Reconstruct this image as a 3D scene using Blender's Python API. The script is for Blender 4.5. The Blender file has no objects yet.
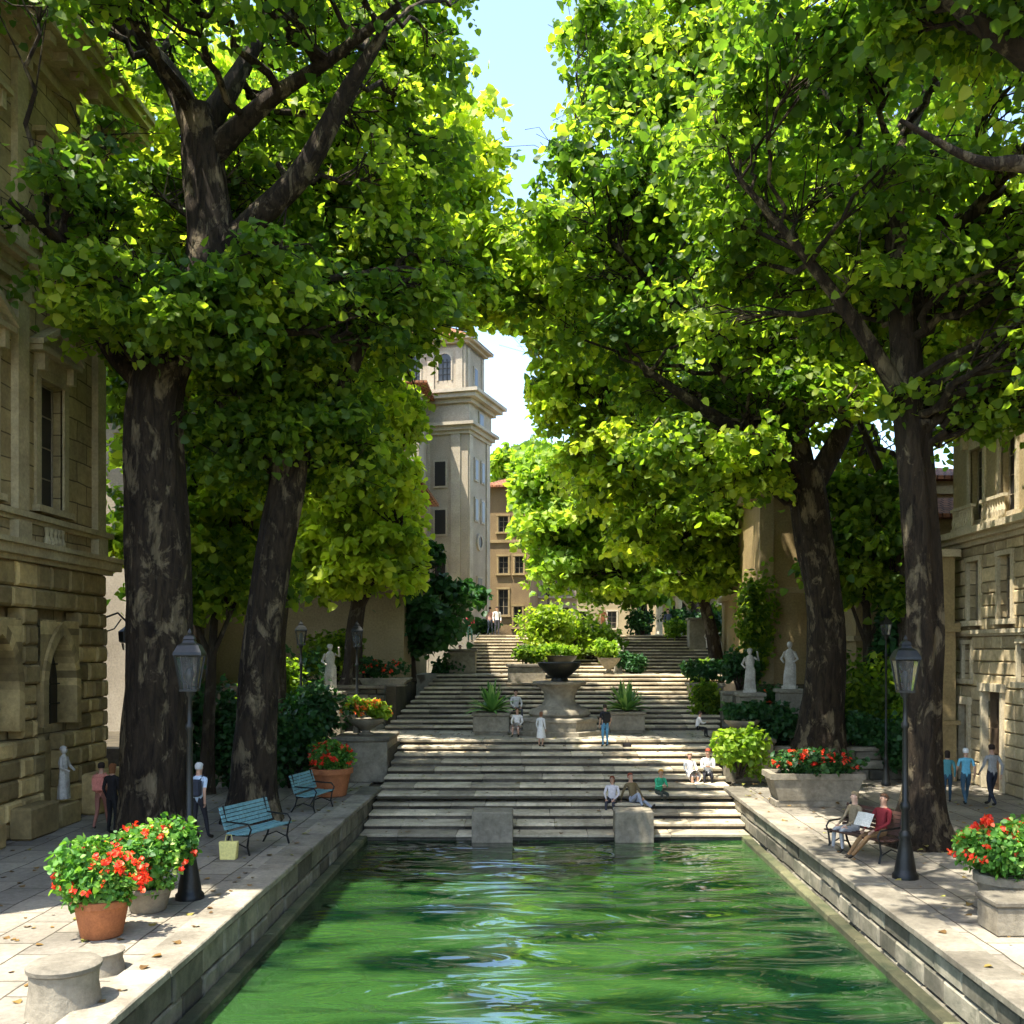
import bpy, math, random
import numpy as np
from mathutils import Vector, Matrix, noise

R = math.radians
SC = bpy.context.scene
COL = SC.collection
rng = random.Random(7)
CAMZ = 4.4

def at(px, py, Y):
    "world point on the plane at distance Y for a place read off the photograph"
    return ((px - 540) * Y / 1000.0, Y, CAMZ - (py - 650) * Y / 1000.0)

# ------------------------------------------------------------------ materials
MATS = {}
def _nt(name):
    m = bpy.data.materials.new(name); m.use_nodes = True
    nt = m.node_tree; b = nt.nodes['Principled BSDF']
    return m, nt, b

def _lerp(c, k):
    return tuple(min(1, x * k) for x in c[:3]) + (1,)

def stone(name, c1, c2=None, scale=1.5, rough=.85, bump=.3, bscale=12, attr=True, stain=(.5, .9), dist=.03, dark=None, brick=None, coord='Object', spec=.3):
    if name in MATS: return MATS[name]
    m, nt, b = _nt(name); N = nt.nodes; L = nt.links
    c2 = c2 or tuple(x * .6 for x in c1)
    tc = N.new('ShaderNodeTexCoord')
    n1 = N.new('ShaderNodeTexNoise'); n1.inputs['Scale'].default_value = scale; n1.inputs['Detail'].default_value = 6; n1.inputs['Roughness'].default_value = .62
    L.new(tc.outputs[coord], n1.inputs['Vector'])
    r1 = N.new('ShaderNodeValToRGB'); r1.color_ramp.elements[0].position = .34; r1.color_ramp.elements[1].position = .66
    r1.color_ramp.elements[0].color = _lerp(c2, 1); r1.color_ramp.elements[1].color = _lerp(c1, 1)
    L.new(n1.outputs['Fac'], r1.inputs['Fac'])
    cur = r1.outputs['Color']
    if attr:
        a = N.new('ShaderNodeAttribute'); a.attribute_name = 'rnd'
        mr = N.new('ShaderNodeMapRange'); mr.inputs['To Min'].default_value = stain[0]; mr.inputs['To Max'].default_value = 2 - stain[1] + .1
        L.new(a.outputs['Fac'], mr.inputs['Value'])
        mx = N.new('ShaderNodeMix'); mx.data_type = 'RGBA'; mx.blend_type = 'MULTIPLY'; mx.inputs[0].default_value = 1
        L.new(cur, mx.inputs[6]); L.new(mr.outputs[0], mx.inputs[7]); cur = mx.outputs[2]
    # fine grain
    n2 = N.new('ShaderNodeTexNoise'); n2.inputs['Scale'].default_value = bscale; n2.inputs['Detail'].default_value = 8; n2.inputs['Roughness'].default_value = .7
    L.new(tc.outputs[coord], n2.inputs['Vector'])
    r2 = N.new('ShaderNodeMapRange'); r2.inputs['From Min'].default_value = .3; r2.inputs['From Max'].default_value = .7
    r2.inputs['To Min'].default_value = .68; r2.inputs['To Max'].default_value = 1.12
    L.new(n2.outputs['Fac'], r2.inputs['Value'])
    m2 = N.new('ShaderNodeMix'); m2.data_type = 'RGBA'; m2.blend_type = 'MULTIPLY'; m2.inputs[0].default_value = 1
    L.new(cur, m2.inputs[6]); L.new(r2.outputs[0], m2.inputs[7]); cur = m2.outputs[2]
    hgt = n2.outputs['Fac']
    if brick:
        bw, bh, mort, rotx = brick
        mp = N.new('ShaderNodeMapping'); mp.inputs['Rotation'].default_value = rotx
        L.new(tc.outputs[coord], mp.inputs['Vector'])
        # wobble the joints
        nw = N.new('ShaderNodeTexNoise'); nw.inputs['Scale'].default_value = .9
        L.new(tc.outputs[coord], nw.inputs['Vector'])
        vm = N.new('ShaderNodeVectorMath'); vm.operation = 'MULTIPLY_ADD'; vm.inputs[1].default_value = (.12, .12, .12)
        L.new(nw.outputs['Color'], vm.inputs[0]); L.new(mp.outputs[0], vm.inputs[2])
        bt = N.new('ShaderNodeTexBrick'); bt.inputs['Scale'].default_value = 1
        bt.inputs['Brick Width'].default_value = bw; bt.inputs['Row Height'].default_value = bh; bt.inputs['Mortar Size'].default_value = mort
        bt.inputs['Color1'].default_value = (.72, .72, .72, 1); bt.inputs['Color2'].default_value = (1.1, 1.08, 1.04, 1); bt.inputs['Mortar'].default_value = (.3, .28, .25, 1)
        bt.inputs['Mortar Smooth'].default_value = .3
        L.new(vm.outputs[0], bt.inputs['Vector'])
        m3 = N.new('ShaderNodeMix'); m3.data_type = 'RGBA'; m3.blend_type = 'MULTIPLY'; m3.inputs[0].default_value = 1
        L.new(cur, m3.inputs[6]); L.new(bt.outputs['Color'], m3.inputs[7]); cur = m3.outputs[2]
        mh = N.new('ShaderNodeMath'); mh.operation = 'MULTIPLY_ADD'; mh.inputs[1].default_value = -1.2
        L.new(bt.outputs['Fac'], mh.inputs[0]); L.new(n2.outputs['Fac'], mh.inputs[2]); hgt = mh.outputs[0]
    L.new(cur, b.inputs['Base Color'])
    bp = N.new('ShaderNodeBump'); bp.inputs['Strength'].default_value = bump; bp.inputs['Distance'].default_value = dist
    L.new(hgt, bp.inputs['Height']); L.new(bp.outputs[0], b.inputs['Normal'])
    b.inputs['Roughness'].default_value = rough; b.inputs['Specular IOR Level'].default_value = spec
    MATS[name] = m; return m

def plain(name, c, rough=.6, metal=0., var=.25, scale=9, bump=.1, spec=.4):
    if name in MATS: return MATS[name]
    m, nt, b = _nt(name); N = nt.nodes; L = nt.links
    tc = N.new('ShaderNodeTexCoord'); n1 = N.new('ShaderNodeTexNoise'); n1.inputs['Scale'].default_value = scale; n1.inputs['Detail'].default_value = 5
    L.new(tc.outputs['Object'], n1.inputs['Vector'])
    r1 = N.new('ShaderNodeValToRGB'); r1.color_ramp.elements[0].position = .3; r1.color_ramp.elements[1].position = .7
    r1.color_ramp.elements[0].color = _lerp(c, 1 - var); r1.color_ramp.elements[1].color = _lerp(c, 1 + var * .5)
    L.new(n1.outputs['Fac'], r1.inputs['Fac']); L.new(r1.outputs[0], b.inputs['Base Color'])
    bp = N.new('ShaderNodeBump'); bp.inputs['Strength'].default_value = bump; bp.inputs['Distance'].default_value = .01
    L.new(n1.outputs['Fac'], bp.inputs['Height']); L.new(bp.outputs[0], b.inputs['Normal'])
    b.inputs['Roughness'].default_value = rough; b.inputs['Metallic'].default_value = metal; b.inputs['Specular IOR Level'].default_value = spec
    MATS[name] = m; return m

def leafmat(name, ramp, trans=.45, gloss=.35):
    if name in MATS: return MATS[name]
    m, nt, b = _nt(name); N = nt.nodes; L = nt.links
    a = N.new('ShaderNodeAttribute'); a.attribute_name = 'rnd'
    r = N.new('ShaderNodeValToRGB'); cr = r.color_ramp
    while len(cr.elements) < len(ramp): cr.elements.new(.5)
    for i, (p, c) in enumerate(ramp):
        cr.elements[i].position = p; cr.elements[i].color = (*c, 1)
    L.new(a.outputs['Fac'], r.inputs['Fac'])
    b.inputs['Roughness'].default_value = .5; b.inputs['Specular IOR Level'].default_value = gloss
    L.new(r.outputs[0], b.inputs['Base Color'])
    t = N.new('ShaderNodeBsdfTranslucent')
    mx = N.new('ShaderNodeMix'); mx.data_type = 'RGBA'; mx.blend_type = 'MULTIPLY'; mx.inputs[0].default_value = 1
    mx.inputs[7].default_value = (2.05, 2.1, .8, 1)
    L.new(r.outputs[0], mx.inputs[6]); L.new(mx.outputs[2], t.inputs['Color'])
    s = N.new('ShaderNodeMixShader'); s.inputs[0].default_value = trans
    L.new(b.outputs[0], s.inputs[1]); L.new(t.outputs[0], s.inputs[2])
    L.new(s.outputs[0], N['Material Output'].inputs['Surface'])
    MATS[name] = m; return m

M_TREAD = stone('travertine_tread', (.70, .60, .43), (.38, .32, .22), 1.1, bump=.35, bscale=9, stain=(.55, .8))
M_RISER = stone('shade_dark_riser', (.15, .13, .10), (.05, .045, .035), 1.3, bump=.5, bscale=9, stain=(.4, .8))  # riser colour kept dark to hold the shadow stripes below the treads
M_COPE = stone('coping_stone', (.33, .295, .225), (.16, .14, .105), 1.2, bump=.5, stain=(.6, .9))
M_POOLW = stone('pool_masonry', (.27, .24, .18), (.10, .10, .07), 1.4, bump=.8, bscale=7, stain=(.4, .8))
M_ALGAE = stone('algae_stained_stone', (.16, .15, .08), (.05, .065, .03), 1.6, bump=.8, bscale=7, stain=(.4, .8))
M_RUST = stone('rusticated_stone', (.54, .40, .17), (.30, .215, .085), 1.0, bump=.6, bscale=6, stain=(.45, .75))
M_ASH = stone('old_ashlar', (.50, .39, .19), (.33, .25, .12), .8, bump=.3, brick=(1.1, .55, .02, (R(90), 0, 0)), bscale=8, attr=False)
M_TRIM = stone('carved_trim', (.54, .44, .24), (.35, .28, .15), .9, bump=.3, attr=False)
M_CREAM = stone('cream_ashlar', (.70, .56, .33), (.42, .33, .19), .8, bump=.4, bscale=7, stain=(.6, .9))
M_CREAMT = stone('cream_trim', (.62, .53, .36), (.44, .37, .24), 1, bump=.3, attr=False)
M_TOWER = stone('pale_tower_plaster', (.40, .34, .25), (.27, .225, .16), .35, bump=.25, attr=False)
M_TOWERT = stone('pale_tower_trim', (.45, .39, .29), (.31, .265, .195), .5, bump=.25, attr=False)
M_OCHRE = stone('ochre_plaster', (.37, .275, .13), (.24, .17, .075), .5, bump=.35, attr=False)
M_OCHRE2 = stone('deep_ochre_plaster', (.27, .19, .09), (.18, .12, .06), .4, bump=.2, attr=False)
M_SAND = stone('sand_plaster', (.42, .33, .18), (.30, .23, .12), .35, bump=.2, attr=False)
M_PAVE = stone('pavement_slabs', (.35, .315, .25), (.20, .18, .145), .5, bump=.5, bscale=10, attr=False, brick=(1.15, .75, .018, (0, 0, R(90))), coord='Object')
M_PLAZA = stone('plaza_slabs', (.46, .42, .33), (.32, .29, .23), .5, bump=.4, attr=False, brick=(1.3, .9, .02, (0, 0, 0)))
M_EARTH = stone('earth', (.10, .08, .05), (.05, .04, .025), 1, bump=.6, attr=False)
M_BLOCK = stone('weathered_block', (.33, .29, .215), (.19, .165, .12), 1.6, bump=.6, bscale=8, attr=False)
M_MARBLE = stone('weathered_marble', (.58, .54, .46), (.34, .31, .26), 3, bump=.3, bscale=20, attr=False, rough=.6)
M_TERRA = stone('terracotta', (.46, .17, .065), (.33, .12, .05), 4, bump=.2, bscale=30, attr=False, dist=.006)
M_IRON = plain('black_iron', (.009, .011, .011), .42, .0, .4, 20, .1, .35)
M_GLASSL = None
M_WOODB = plain('teal_painted_wood', (.16, .33, .36), .5, 0, .35, 14)
M_DARK = plain('dark_opening', (.012, .011, .010), .3, 0, .3, 2, spec=.6)
M_PANE = plain('window_glass', (.018, .018, .017), .28, 0, .2, 1, spec=.4, bump=.03)
M_WOOD = plain('dark_door_wood', (.07, .045, .025), .6, 0, .4, 6)
M_FRAME = plain('window_frame_paint', (.30, .25, .17), .6)
M_SHUT = plain('grey_shutter', (.20, .18, .14), .6)
M_ROOF = stone('roof_tiles', (.42, .17, .08), (.24, .10, .05), 3, bump=.8, attr=False, brick=(.3, .4, .04, (0, 0, 0)))
M_SOIL = plain('potting_soil', (.03, .02, .014), .95, 0, .5, 30, .6)
M_RED = leafmat('red_petals', [(0, (.60, .02, .012)), (.5, (.75, .05, .02)), (1, (.80, .16, .07))], .25)
M_ORANGE = leafmat('orange_petals', [(0, (.70, .10, .02)), (1, (.80, .30, .05))], .25)

def bark(name, c1, c2, c3):
    m, nt, b = _nt(name); N = nt.nodes; L = nt.links
    tc = N.new('ShaderNodeTexCoord'); mp = N.new('ShaderNodeMapping'); mp.inputs['Scale'].default_value = (7, 7, 1.5)
    mq = N.new('ShaderNodeMapping'); mq.inputs['Scale'].default_value = (2.2, 2.2, 1.1)
    L.new(tc.outputs['Object'], mp.inputs[0]); L.new(tc.outputs['Object'], mq.inputs[0])
    n = N.new('ShaderNodeTexNoise'); n.inputs['Scale'].default_value = 1; n.inputs['Detail'].default_value = 9; n.inputs['Roughness'].default_value = .7; n.inputs['Distortion'].default_value = .8
    L.new(mp.outputs[0], n.inputs['Vector'])
    r = N.new('ShaderNodeValToRGB'); e = r.color_ramp.elements
    e[0].position = .36; e[0].color = (*c1, 1); e[1].position = .66; e[1].color = (*c2, 1)
    L.new(n.outputs['Fac'], r.inputs[0])
    v = N.new('ShaderNodeTexNoise'); v.inputs['Scale'].default_value = 1.0; v.inputs['Detail'].default_value = 6; v.inputs['Roughness'].default_value = .68; v.inputs['Distortion'].default_value = .5
    L.new(mq.outputs[0], v.inputs['Vector'])
    pr = N.new('ShaderNodeMapRange'); pr.inputs['From Min'].default_value = .53; pr.inputs['From Max'].default_value = .60
    L.new(v.outputs['Fac'], pr.inputs[0])
    mr = N.new('ShaderNodeMapRange'); mr.inputs['From Min'].default_value = .3; mr.inputs['From Max'].default_value = .7; mr.inputs['To Min'].default_value = .3; mr.inputs['To Max'].default_value = 1.2
    L.new(n.outputs['Fac'], mr.inputs[0])
    pc = N.new('ShaderNodeMix'); pc.data_type = 'RGBA'; pc.blend_type = 'MULTIPLY'; pc.inputs[0].default_value = 1; pc.inputs[6].default_value = (*c3, 1); L.new(mr.outputs[0], pc.inputs[7])
    mx = N.new('ShaderNodeMix'); mx.data_type = 'RGBA'; L.new(pr.outputs[0], mx.inputs[0]); L.new(r.outputs[0], mx.inputs[6]); L.new(pc.outputs[2], mx.inputs[7]); L.new(mx.outputs[2], b.inputs['Base Color'])
    ad = N.new('ShaderNodeMath'); ad.operation = 'MULTIPLY_ADD'; ad.inputs[1].default_value = -.25
    L.new(pr.outputs[0], ad.inputs[0]); L.new(n.outputs['Fac'], ad.inputs[2])
    bp = N.new('ShaderNodeBump'); bp.inputs['Strength'].default_value = 1; bp.inputs['Distance'].default_value = .12
    L.new(ad.outputs[0], bp.inputs['Height']); L.new(bp.outputs[0], b.inputs['Normal'])
    b.inputs['Roughness'].default_value = .9; b.inputs['Specular IOR Level'].default_value = .2
    return m
M_BARK = bark('plane_tree_bark', (.010, .007, .005), (.050, .036, .022), (.19, .15, .09))
M_BARK2 = bark('grey_brown_bark', (.03, .021, .014), (.06, .046, .03), (.14, .115, .08))

LF_MID = leafmat('plane_leaves', [(0, (.045, .10, .018)), (.3, (.085, .155, .022)), (.55, (.145, .225, .027)), (.8, (.24, .32, .035)), (1, (.36, .42, .05))], .64)
LF_LIME = leafmat('lime_leaves', [(0, (.08, .14, .02)), (.3, (.155, .24, .026)), (.6, (.26, .35, .035)), (1, (.40, .46, .055))], .58)
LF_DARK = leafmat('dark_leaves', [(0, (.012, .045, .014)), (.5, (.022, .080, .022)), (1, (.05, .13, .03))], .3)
LF_YEL = leafmat('yellow_green_leaves', [(0, (.09, .17, .02)), (.5, (.20, .32, .035)), (1, (.38, .45, .06))], .5)
LF_POT = leafmat('geranium_leaves', [(0, (.03, .10, .02)), (.5, (.08, .22, .03)), (.85, (.20, .36, .06)), (1, (.42, .50, .16))], .35)

# ------------------------------------------------------------------ mesh builder
class MB:
    def __init__(s): s.v = []; s.f = []; s.m = []; s.r = []
    def add(s, vs, fs, mi=0, rnd=None):
        o = len(s.v); s.v.extend(vs); q = rng.random() if rnd is None else rnd
        for f in fs:
            s.f.append(tuple(i + o for i in f)); s.m.append(mi); s.r.append(q)
    def box(s, x0, y0, z0, x1, y1, z1, mi=0, rnd=None, ch=0):
        if ch:
            c = ch
            vs = []; 
            for (a0, b0, a1, b1, z) in ((x0+c, y0+c, x1-c, y1-c, z0), (x0, y0, x1, y1, z0+c), (x0, y0, x1, y1, z1-c), (x0+c, y0+c, x1-c, y1-c, z1)):
                vs += [(a0+ (c if z not in (z0, z1) else 0)*0, b0, z), (a1, b0, z), (a1, b1, z), (a0, b1, z)]
            fs = [(3, 2, 1, 0), (12, 13, 14, 15)]
            for k in range(3):
                for i in range(4):
                    j = (i + 1) % 4; fs.append((k*4+i, k*4+j, k*4+4+j, k*4+4+i))
            s.add(vs, fs, mi, rnd); return
        vs = [(x0,y0,z0),(x1,y0,z0),(x1,y1,z0),(x0,y1,z0),(x0,y0,z1),(x1,y0,z1),(x1,y1,z1),(x0,y1,z1)]
        s.add(vs, [(3,2,1,0),(4,5,6,7),(0,1,5,4),(1,2,6,5),(2,3,7,6),(3,0,4,7)], mi, rnd)
    def hexa(s, vs, mi=0, rnd=None):
        s.add(vs, [(3,2,1,0),(4,5,6,7),(0,1,5,4),(1,2,6,5),(2,3,7,6),(3,0,4,7)], mi, rnd)
    def lathe(s, prof, cx=0, cy=0, n=20, mi=0, rnd=None, sq=False, rot=0, cap=True, flute=0):
        vs = []; fs = []
        for (r, z) in prof:
            for i in range(n):
                a = 2 * math.pi * (i + rot) / n
                rr = r * (1 + flute * math.cos(a * 8)) 
                vs.append((cx + rr * math.cos(a), cy + rr * math.sin(a), z))
        for k in range(len(prof) - 1):
            for i in range(n):
                j = (i + 1) % n; fs.append((k*n+i, k*n+j, k*n+n+j, k*n+n+i))
        if cap:
            fs.append(tuple(range(n))[::-1]); fs.append(tuple(range((len(prof)-1)*n, len(prof)*n)))
        s.add(vs, fs, mi, rnd)
    def tube(s, pts, rad, n=8, mi=0, rnd=None, cap=True, rough=0.0, seed=0, flare=0.0):
        pts = [Vector(p) for p in pts]; vs = []; fs = []
        if not isinstance(rad, (list, tuple)): rad = [rad] * len(pts)
        up = Vector((0.13, 1, 0.07)).normalized(); 
        for k, p in enumerate(pts):
            t = (pts[min(k+1, len(pts)-1)] - pts[max(k-1, 0)])
            if t.length < 1e-6: t = Vector((0, 0, 1))
            t.normalize()
            a = up - t * up.dot(t)
            if a.length < .05: a = Vector((1, 0, 0)) - t * t.x
            a.normalize(); b = t.cross(a); up = a
            for i in range(n):
                th = 2 * math.pi * i / n; r = rad[k]
                d = a * math.cos(th) + b * math.sin(th)
                if rough:
                    q = noise.noise(Vector((d.x*1.6+seed, d.y*1.6, p.z*.22+seed))) * 1.0 + noise.noise(Vector((d.x*5+seed, d.y*5, p.z*.7))) * .45
                    r *= 1 + rough * q
                if flare and k < 5:
                    r *= 1 + flare * (1 - k/5)**2 * (.55 + .7*abs(math.sin(th*2.5+seed)))
                v = p + d * r; vs.append(v[:])
        for k in range(len(pts) - 1):
            for i in range(n):
                j = (i + 1) % n; fs.append((k*n+i, k*n+j, k*n+n+j, k*n+n+i))
        if cap:
            fs.append(tuple(range(n))[::-1]); fs.append(tuple(range((len(pts)-1)*n, len(pts)*n)))
        s.add(vs, fs, mi, rnd)
    def ball(s, c, r, n=10, mi=0, rnd=None, sz=(1, 1, 1)):
        prof = [(max(1e-4, r*math.sin(math.pi*k/6)), -r*math.cos(math.pi*k/6)) for k in range(7)]
        o = len(s.v); s.lathe(prof, 0, 0, n, mi, rnd, cap=False)
        for i in range(o, len(s.v)):
            v = s.v[i]; s.v[i] = (c[0]+v[0]*sz[0], c[1]+v[1]*sz[1], c[2]+v[2]*sz[2])
    def build(s, name, mats, parent=None, smooth=False, bevel=0):
        me = bpy.data.meshes.new(name); me.from_pydata(s.v, [], s.f)
        if not isinstance(mats, (list, tuple)): mats = [mats]
        for m in mats: me.materials.append(m)
        me.polygons.foreach_set('material_index', s.m)
        a = me.attributes.new('rnd', 'FLOAT', 'FACE'); a.data.foreach_set('value', s.r)
        if smooth: me.polygons.foreach_set('use_smooth', [True] * len(s.f))
        me.update()
        if smooth:
            try: me.set_sharp_from_angle(angle=R(45))
            except Exception: pass
        o = bpy.data.objects.new(name, me); COL.objects.link(o)
        if bevel:
            bm = o.modifiers.new('b', 'BEVEL'); bm.width = bevel; bm.segments = 2; bm.limit_method = 'ANGLE'
        if parent: o.parent = parent
        return o

def tag(o, label=None, cat=None, group=None, kind=None):
    if label: o['label'] = label
    if cat: o['category'] = cat
    if group: o['group'] = group
    if kind: o['kind'] = kind
    return o
def thing(name, loc, label, cat, rz=0, group=None):
    o = bpy.data.objects.new(name, None); COL.objects.link(o); o.location = loc; o.rotation_euler = (0, 0, rz)
    o.empty_display_size = .2
    return tag(o, label, cat, group)
def copy_thing(root, loc, rz, label, group=None):
    c = root.copy(); COL.objects.link(c); c.location = loc; c.rotation_euler = (0, 0, rz); c['label'] = label
    if group: c['group'] = group
    for ch in list(root.children):
        d = ch.copy(); COL.objects.link(d); d.parent = c
        for g in list(ch.children):
            e = g.copy(); COL.objects.link(e); e.parent = d
    return c

# ------------------------------------------------------------------ leaves
LEAF_V = np.array([(0, 0, 0), (.20, .47, .12), (.66, .37, .04), (1.02, 0, -.14), (.66, -.37, .04), (.20, -.47, .12)], dtype=np.float64)
LEAF_T = np.array([(0, 2, 1), (0, 3, 2), (0, 4, 3), (0, 5, 4)])
def leaf_mesh(name, P, out, size, mat, parent=None, seed=0, rnd=None, up=.75, spread=1.0, jit=.45):
    g = np.random.default_rng(seed); n = len(P)
    nrm = g.normal(size=(n, 3)) * spread * .75 + out * .55 + np.array([0, 0, up])
    nrm /= np.linalg.norm(nrm, axis=1)[:, None]
    t = g.normal(size=(n, 3)) + out * .6 + np.array([0, 0, -.35]); t -= nrm * np.sum(t * nrm, axis=1)[:, None]
    t /= np.linalg.norm(t, axis=1)[:, None] + 1e-9
    b = np.cross(nrm, t)
    s = size * (1 - jit + 2 * jit * g.random(n))
    V = P[:, None, :] + (LEAF_V[None, :, 0, None] * t[:, None, :] + LEAF_V[None, :, 1, None] * b[:, None, :] + LEAF_V[None, :, 2, None] * nrm[:, None, :]) * s[:, None, None]
    V = V.reshape(-1, 3)
    F = (LEAF_T[None] + (np.arange(n) * 6)[:, None, None]).reshape(-1, 3)
    me = bpy.data.meshes.new(name)
    me.vertices.add(len(V)); me.vertices.foreach_set('co', V.astype(np.float32).ravel())
    me.loops.add(F.size); me.loops.foreach_set('vertex_index', F.astype(np.int32).ravel())
    me.polygons.add(len(F)); me.polygons.foreach_set('loop_start', np.arange(0, F.size, 3, dtype=np.int32))
    try: me.polygons.foreach_set('loop_total', np.full(len(F), 3, dtype=np.int32))
    except Exception: pass
    me.materials.append(mat)
    if rnd is None: rnd = g.random(n)
    a = me.attributes.new('rnd', 'FLOAT', 'FACE'); a.data.foreach_set('value', np.repeat(np.clip(rnd, 0, 1), 4).astype(np.float32))
    me.update(calc_edges=True)
    o = bpy.data.objects.new(name, me); COL.objects.link(o)
    if parent: o.parent = parent
    return o

def spray_points(g, c, r, nspray, nleaf, flat=.6):
    "leaf positions of one bough: small sprays scattered over a lumpy ellipsoid"
    P = []; O = []; Q = []; tips = []
    for _ in range(nspray):
        d = g.normal(size=3); d /= np.linalg.norm(d)
        if d[2] < -.25 and g.random() < .6: d[2] = -d[2]
        k = g.uniform(.30, 1.0)
        sc = c + d * np.array([r, r, r * flat]) * k
        sr = r * g.uniform(.15, .30)
        m = max(3, int(nleaf * g.uniform(.6, 1.4)))
        q = g.normal(size=(m, 3)) * sr * np.array([.70, .70, .26])
        q[:, 2] -= (q[:, 0]**2 + q[:, 1]**2) / (sr * 2.2)
        P.append(sc + q); o = q / (sr + 1e-6) + d * .8
        O.append(o / (np.linalg.norm(o, axis=1)[:, None] + 1e-6)); Q.append(np.full(m, g.normal() * .13)); tips.append(sc)
    return np.concatenate(P), np.concatenate(O), np.concatenate(Q), tips

def curve_pts(ctrl, n=6):
    "Catmull-Rom through (x,y,z,r) control points"
    c = [np.array(p, float) for p in ctrl]; c = [2*c[0]-c[1]] + c + [2*c[-1]-c[-2]]; out = []
    for i in range(1, len(c) - 2):
        for k in range(n):
            t = k / n
            out.append(.5*((2*c[i]) + (-c[i-1]+c[i+1])*t + (2*c[i-1]-5*c[i]+4*c[i+1]-c[i+2])*t*t + (-c[i-1]+3*c[i]-3*c[i+1]+c[i+2])*t**3))
    out.append(c[-2]); return out

def tree(name, label, trunk, limbs, env, mat, leaf=.3, seed=1, nspray=11, nleaf=34, lim=None, bmat=None, group=None, twig=True, flare=.35, bright=.5, rough=.26, cat='tree'):
    g = np.random.default_rng(seed); bx, by, bz = trunk[0][:3]
    root = thing(name, (bx, by, bz), label, cat, group=group)
    off = np.array([bx, by, bz])
    mb = MB(); tp = curve_pts(trunk, 8); nodes = []
    loc = lambda p: tuple(np.array(p[:3]) - off)
    mb.tube([loc(p) for p in tp], [p[3] for p in tp], 28, rough=rough, seed=seed*3.1, flare=flare)
    nodes += [p for p in tp if p[2] > bz + (tp[-1][2]-bz)*.55]
    for lb in limbs:
        lp = curve_pts(lb, 6)
        mb.tube([loc(p) for p in lp], [max(.02, p[3]) for p in lp], 12, rough=rough*.9, seed=seed+1)
        nodes += lp[2:]
    NP = np.array([q[:3] for q in nodes]); NR = np.array([q[3] for q in nodes])
    clumps = []
    for e in env:
        (cx, cy, cz), (rx, ry, rz), nc, cr = e[:4]
        for _ in range(nc):
            for _try in range(20):
                d = g.normal(size=3); d /= np.linalg.norm(d); k = g.uniform(.35, 1.0) ** .5
                p = np.array([cx, cy, cz]) + d * k * np.array([rx, ry, rz])
                if d[2] < 0: p[2] = cz + d[2] * k * rz * .85
                if lim is None or lim(p[0], p[1], p[2], cr * .8): break
            else: continue
            clumps.append((p, cr * g.uniform(.8, 1.7)))
    P = []; O = []; Q = []
    for (c, r) in clumps:
        p, o, q, tips = spray_points(g, c, r, nspray + 4, nleaf * .78)
        q = q + g.normal() * .16 + bright
        if lim is not None:
            keep = np.array([lim(a[0], a[1], a[2], 0) for a in p]); p = p[keep]; o = o[keep]; q = q[keep]
        P.append(p); O.append(o); Q.append(q)
        # branch from the nearest lower node
        dd = np.linalg.norm(NP - c, axis=1) + np.maximum(0, NP[:, 2] - c[2] + .5) * 2 + g.random(len(NP)) * 1.0
        i = int(np.argmin(dd)); s0 = NP[i]; L_ = np.linalg.norm(c - s0)
        r0 = min(NR[i] * .6, .035 + L_ * .018)
        mid = (s0 + c) / 2 + np.array([g.normal() * .12, g.normal() * .12, .10]) * L_
        bp = curve_pts([(*s0, r0), (*mid, r0 * .65), (*c, r0 * .32)], 5)
        bp = [np.array([*(b_[:3] + g.normal(size=3) * .03 * L_ * (0 < k < 10)), b_[3]]) for k, b_ in enumerate(bp)]
        mb.tube([loc(b_) for b_ in bp], [b_[3] for b_ in bp], 6, cap=False)
        if twig:
            for tp_ in tips:
                s1 = bp[g.integers(4, len(bp))]
                m1 = (s1[:3] + tp_) / 2 + g.normal(size=3) * .1 * r + np.array([0, 0, .12 * r])
                mb.tube([loc(s1), tuple(m1 - off), tuple(tp_ - off)], [r0 * .34, r0 * .22, .008], 4, cap=False)
    mb.build('trunk', bmat or M_BARK, root, smooth=True)
    P = np.concatenate(P); O = np.concatenate(O); Q = np.concatenate(Q)
    rnd = Q + g.normal(size=len(P)) * .17
    leaf_mesh('crown', P - off, O, leaf, mat, root, seed + 5, rnd)
    return root

def bush(name, label, loc, rad, mat, leaf=.14, n=900, seed=1, cat='shrub', group=None, lumps=7, bright=.45, parent=None, part=None, up=.6, stems=True):
    g = np.random.default_rng(seed); rx, ry, rz = rad
    root = parent or thing(name, loc, label, cat, group=group)
    o0 = np.array((0, 0, 0)) if parent is None else np.array(loc)
    P = []; O = []; Q = []; mb = MB()
    for k in range(lumps):
        a = g.uniform(0, 2*math.pi); d = np.array([math.cos(a)*g.uniform(.2, .62), math.sin(a)*g.uniform(.2, .62), g.uniform(.35, .8)])
        c = o0 + d * np.array([rx, ry, rz]) ; lr = g.uniform(.26, .55)
        m = n // lumps
        q = g.normal(size=(m, 3)); q /= np.linalg.norm(q, axis=1)[:, None]; kk = g.uniform(.5, 1.05, m)[:, None]
        P.append(c + q * kk * lr * np.array([rx, ry, rz * .85])); O.append(q); Q.append(np.full(m, bright + g.normal() * .1))
        s0 = o0 + np.array([g.normal()*.05*rx, g.normal()*.05*ry, 0]); mb.tube([s0, (s0+c)/2+np.array([0, 0, .05*rz]), c], [.03*rx+.006, .02*rx+.004, .006], 5)
    P = np.concatenate(P); O = np.concatenate(O); Q = np.concatenate(Q)
    ok = P[:, 2] > o0[2] - .02; P = P[ok]; O = O[ok]; Q = Q[ok]
    leaf_mesh(part or 'foliage', P, O, leaf, mat, root, seed+1, Q + g.normal(size=len(P))*.2, up=up)
    if stems and parent is None: mb.build('stem', M_BARK2, root)
    return root

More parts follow.
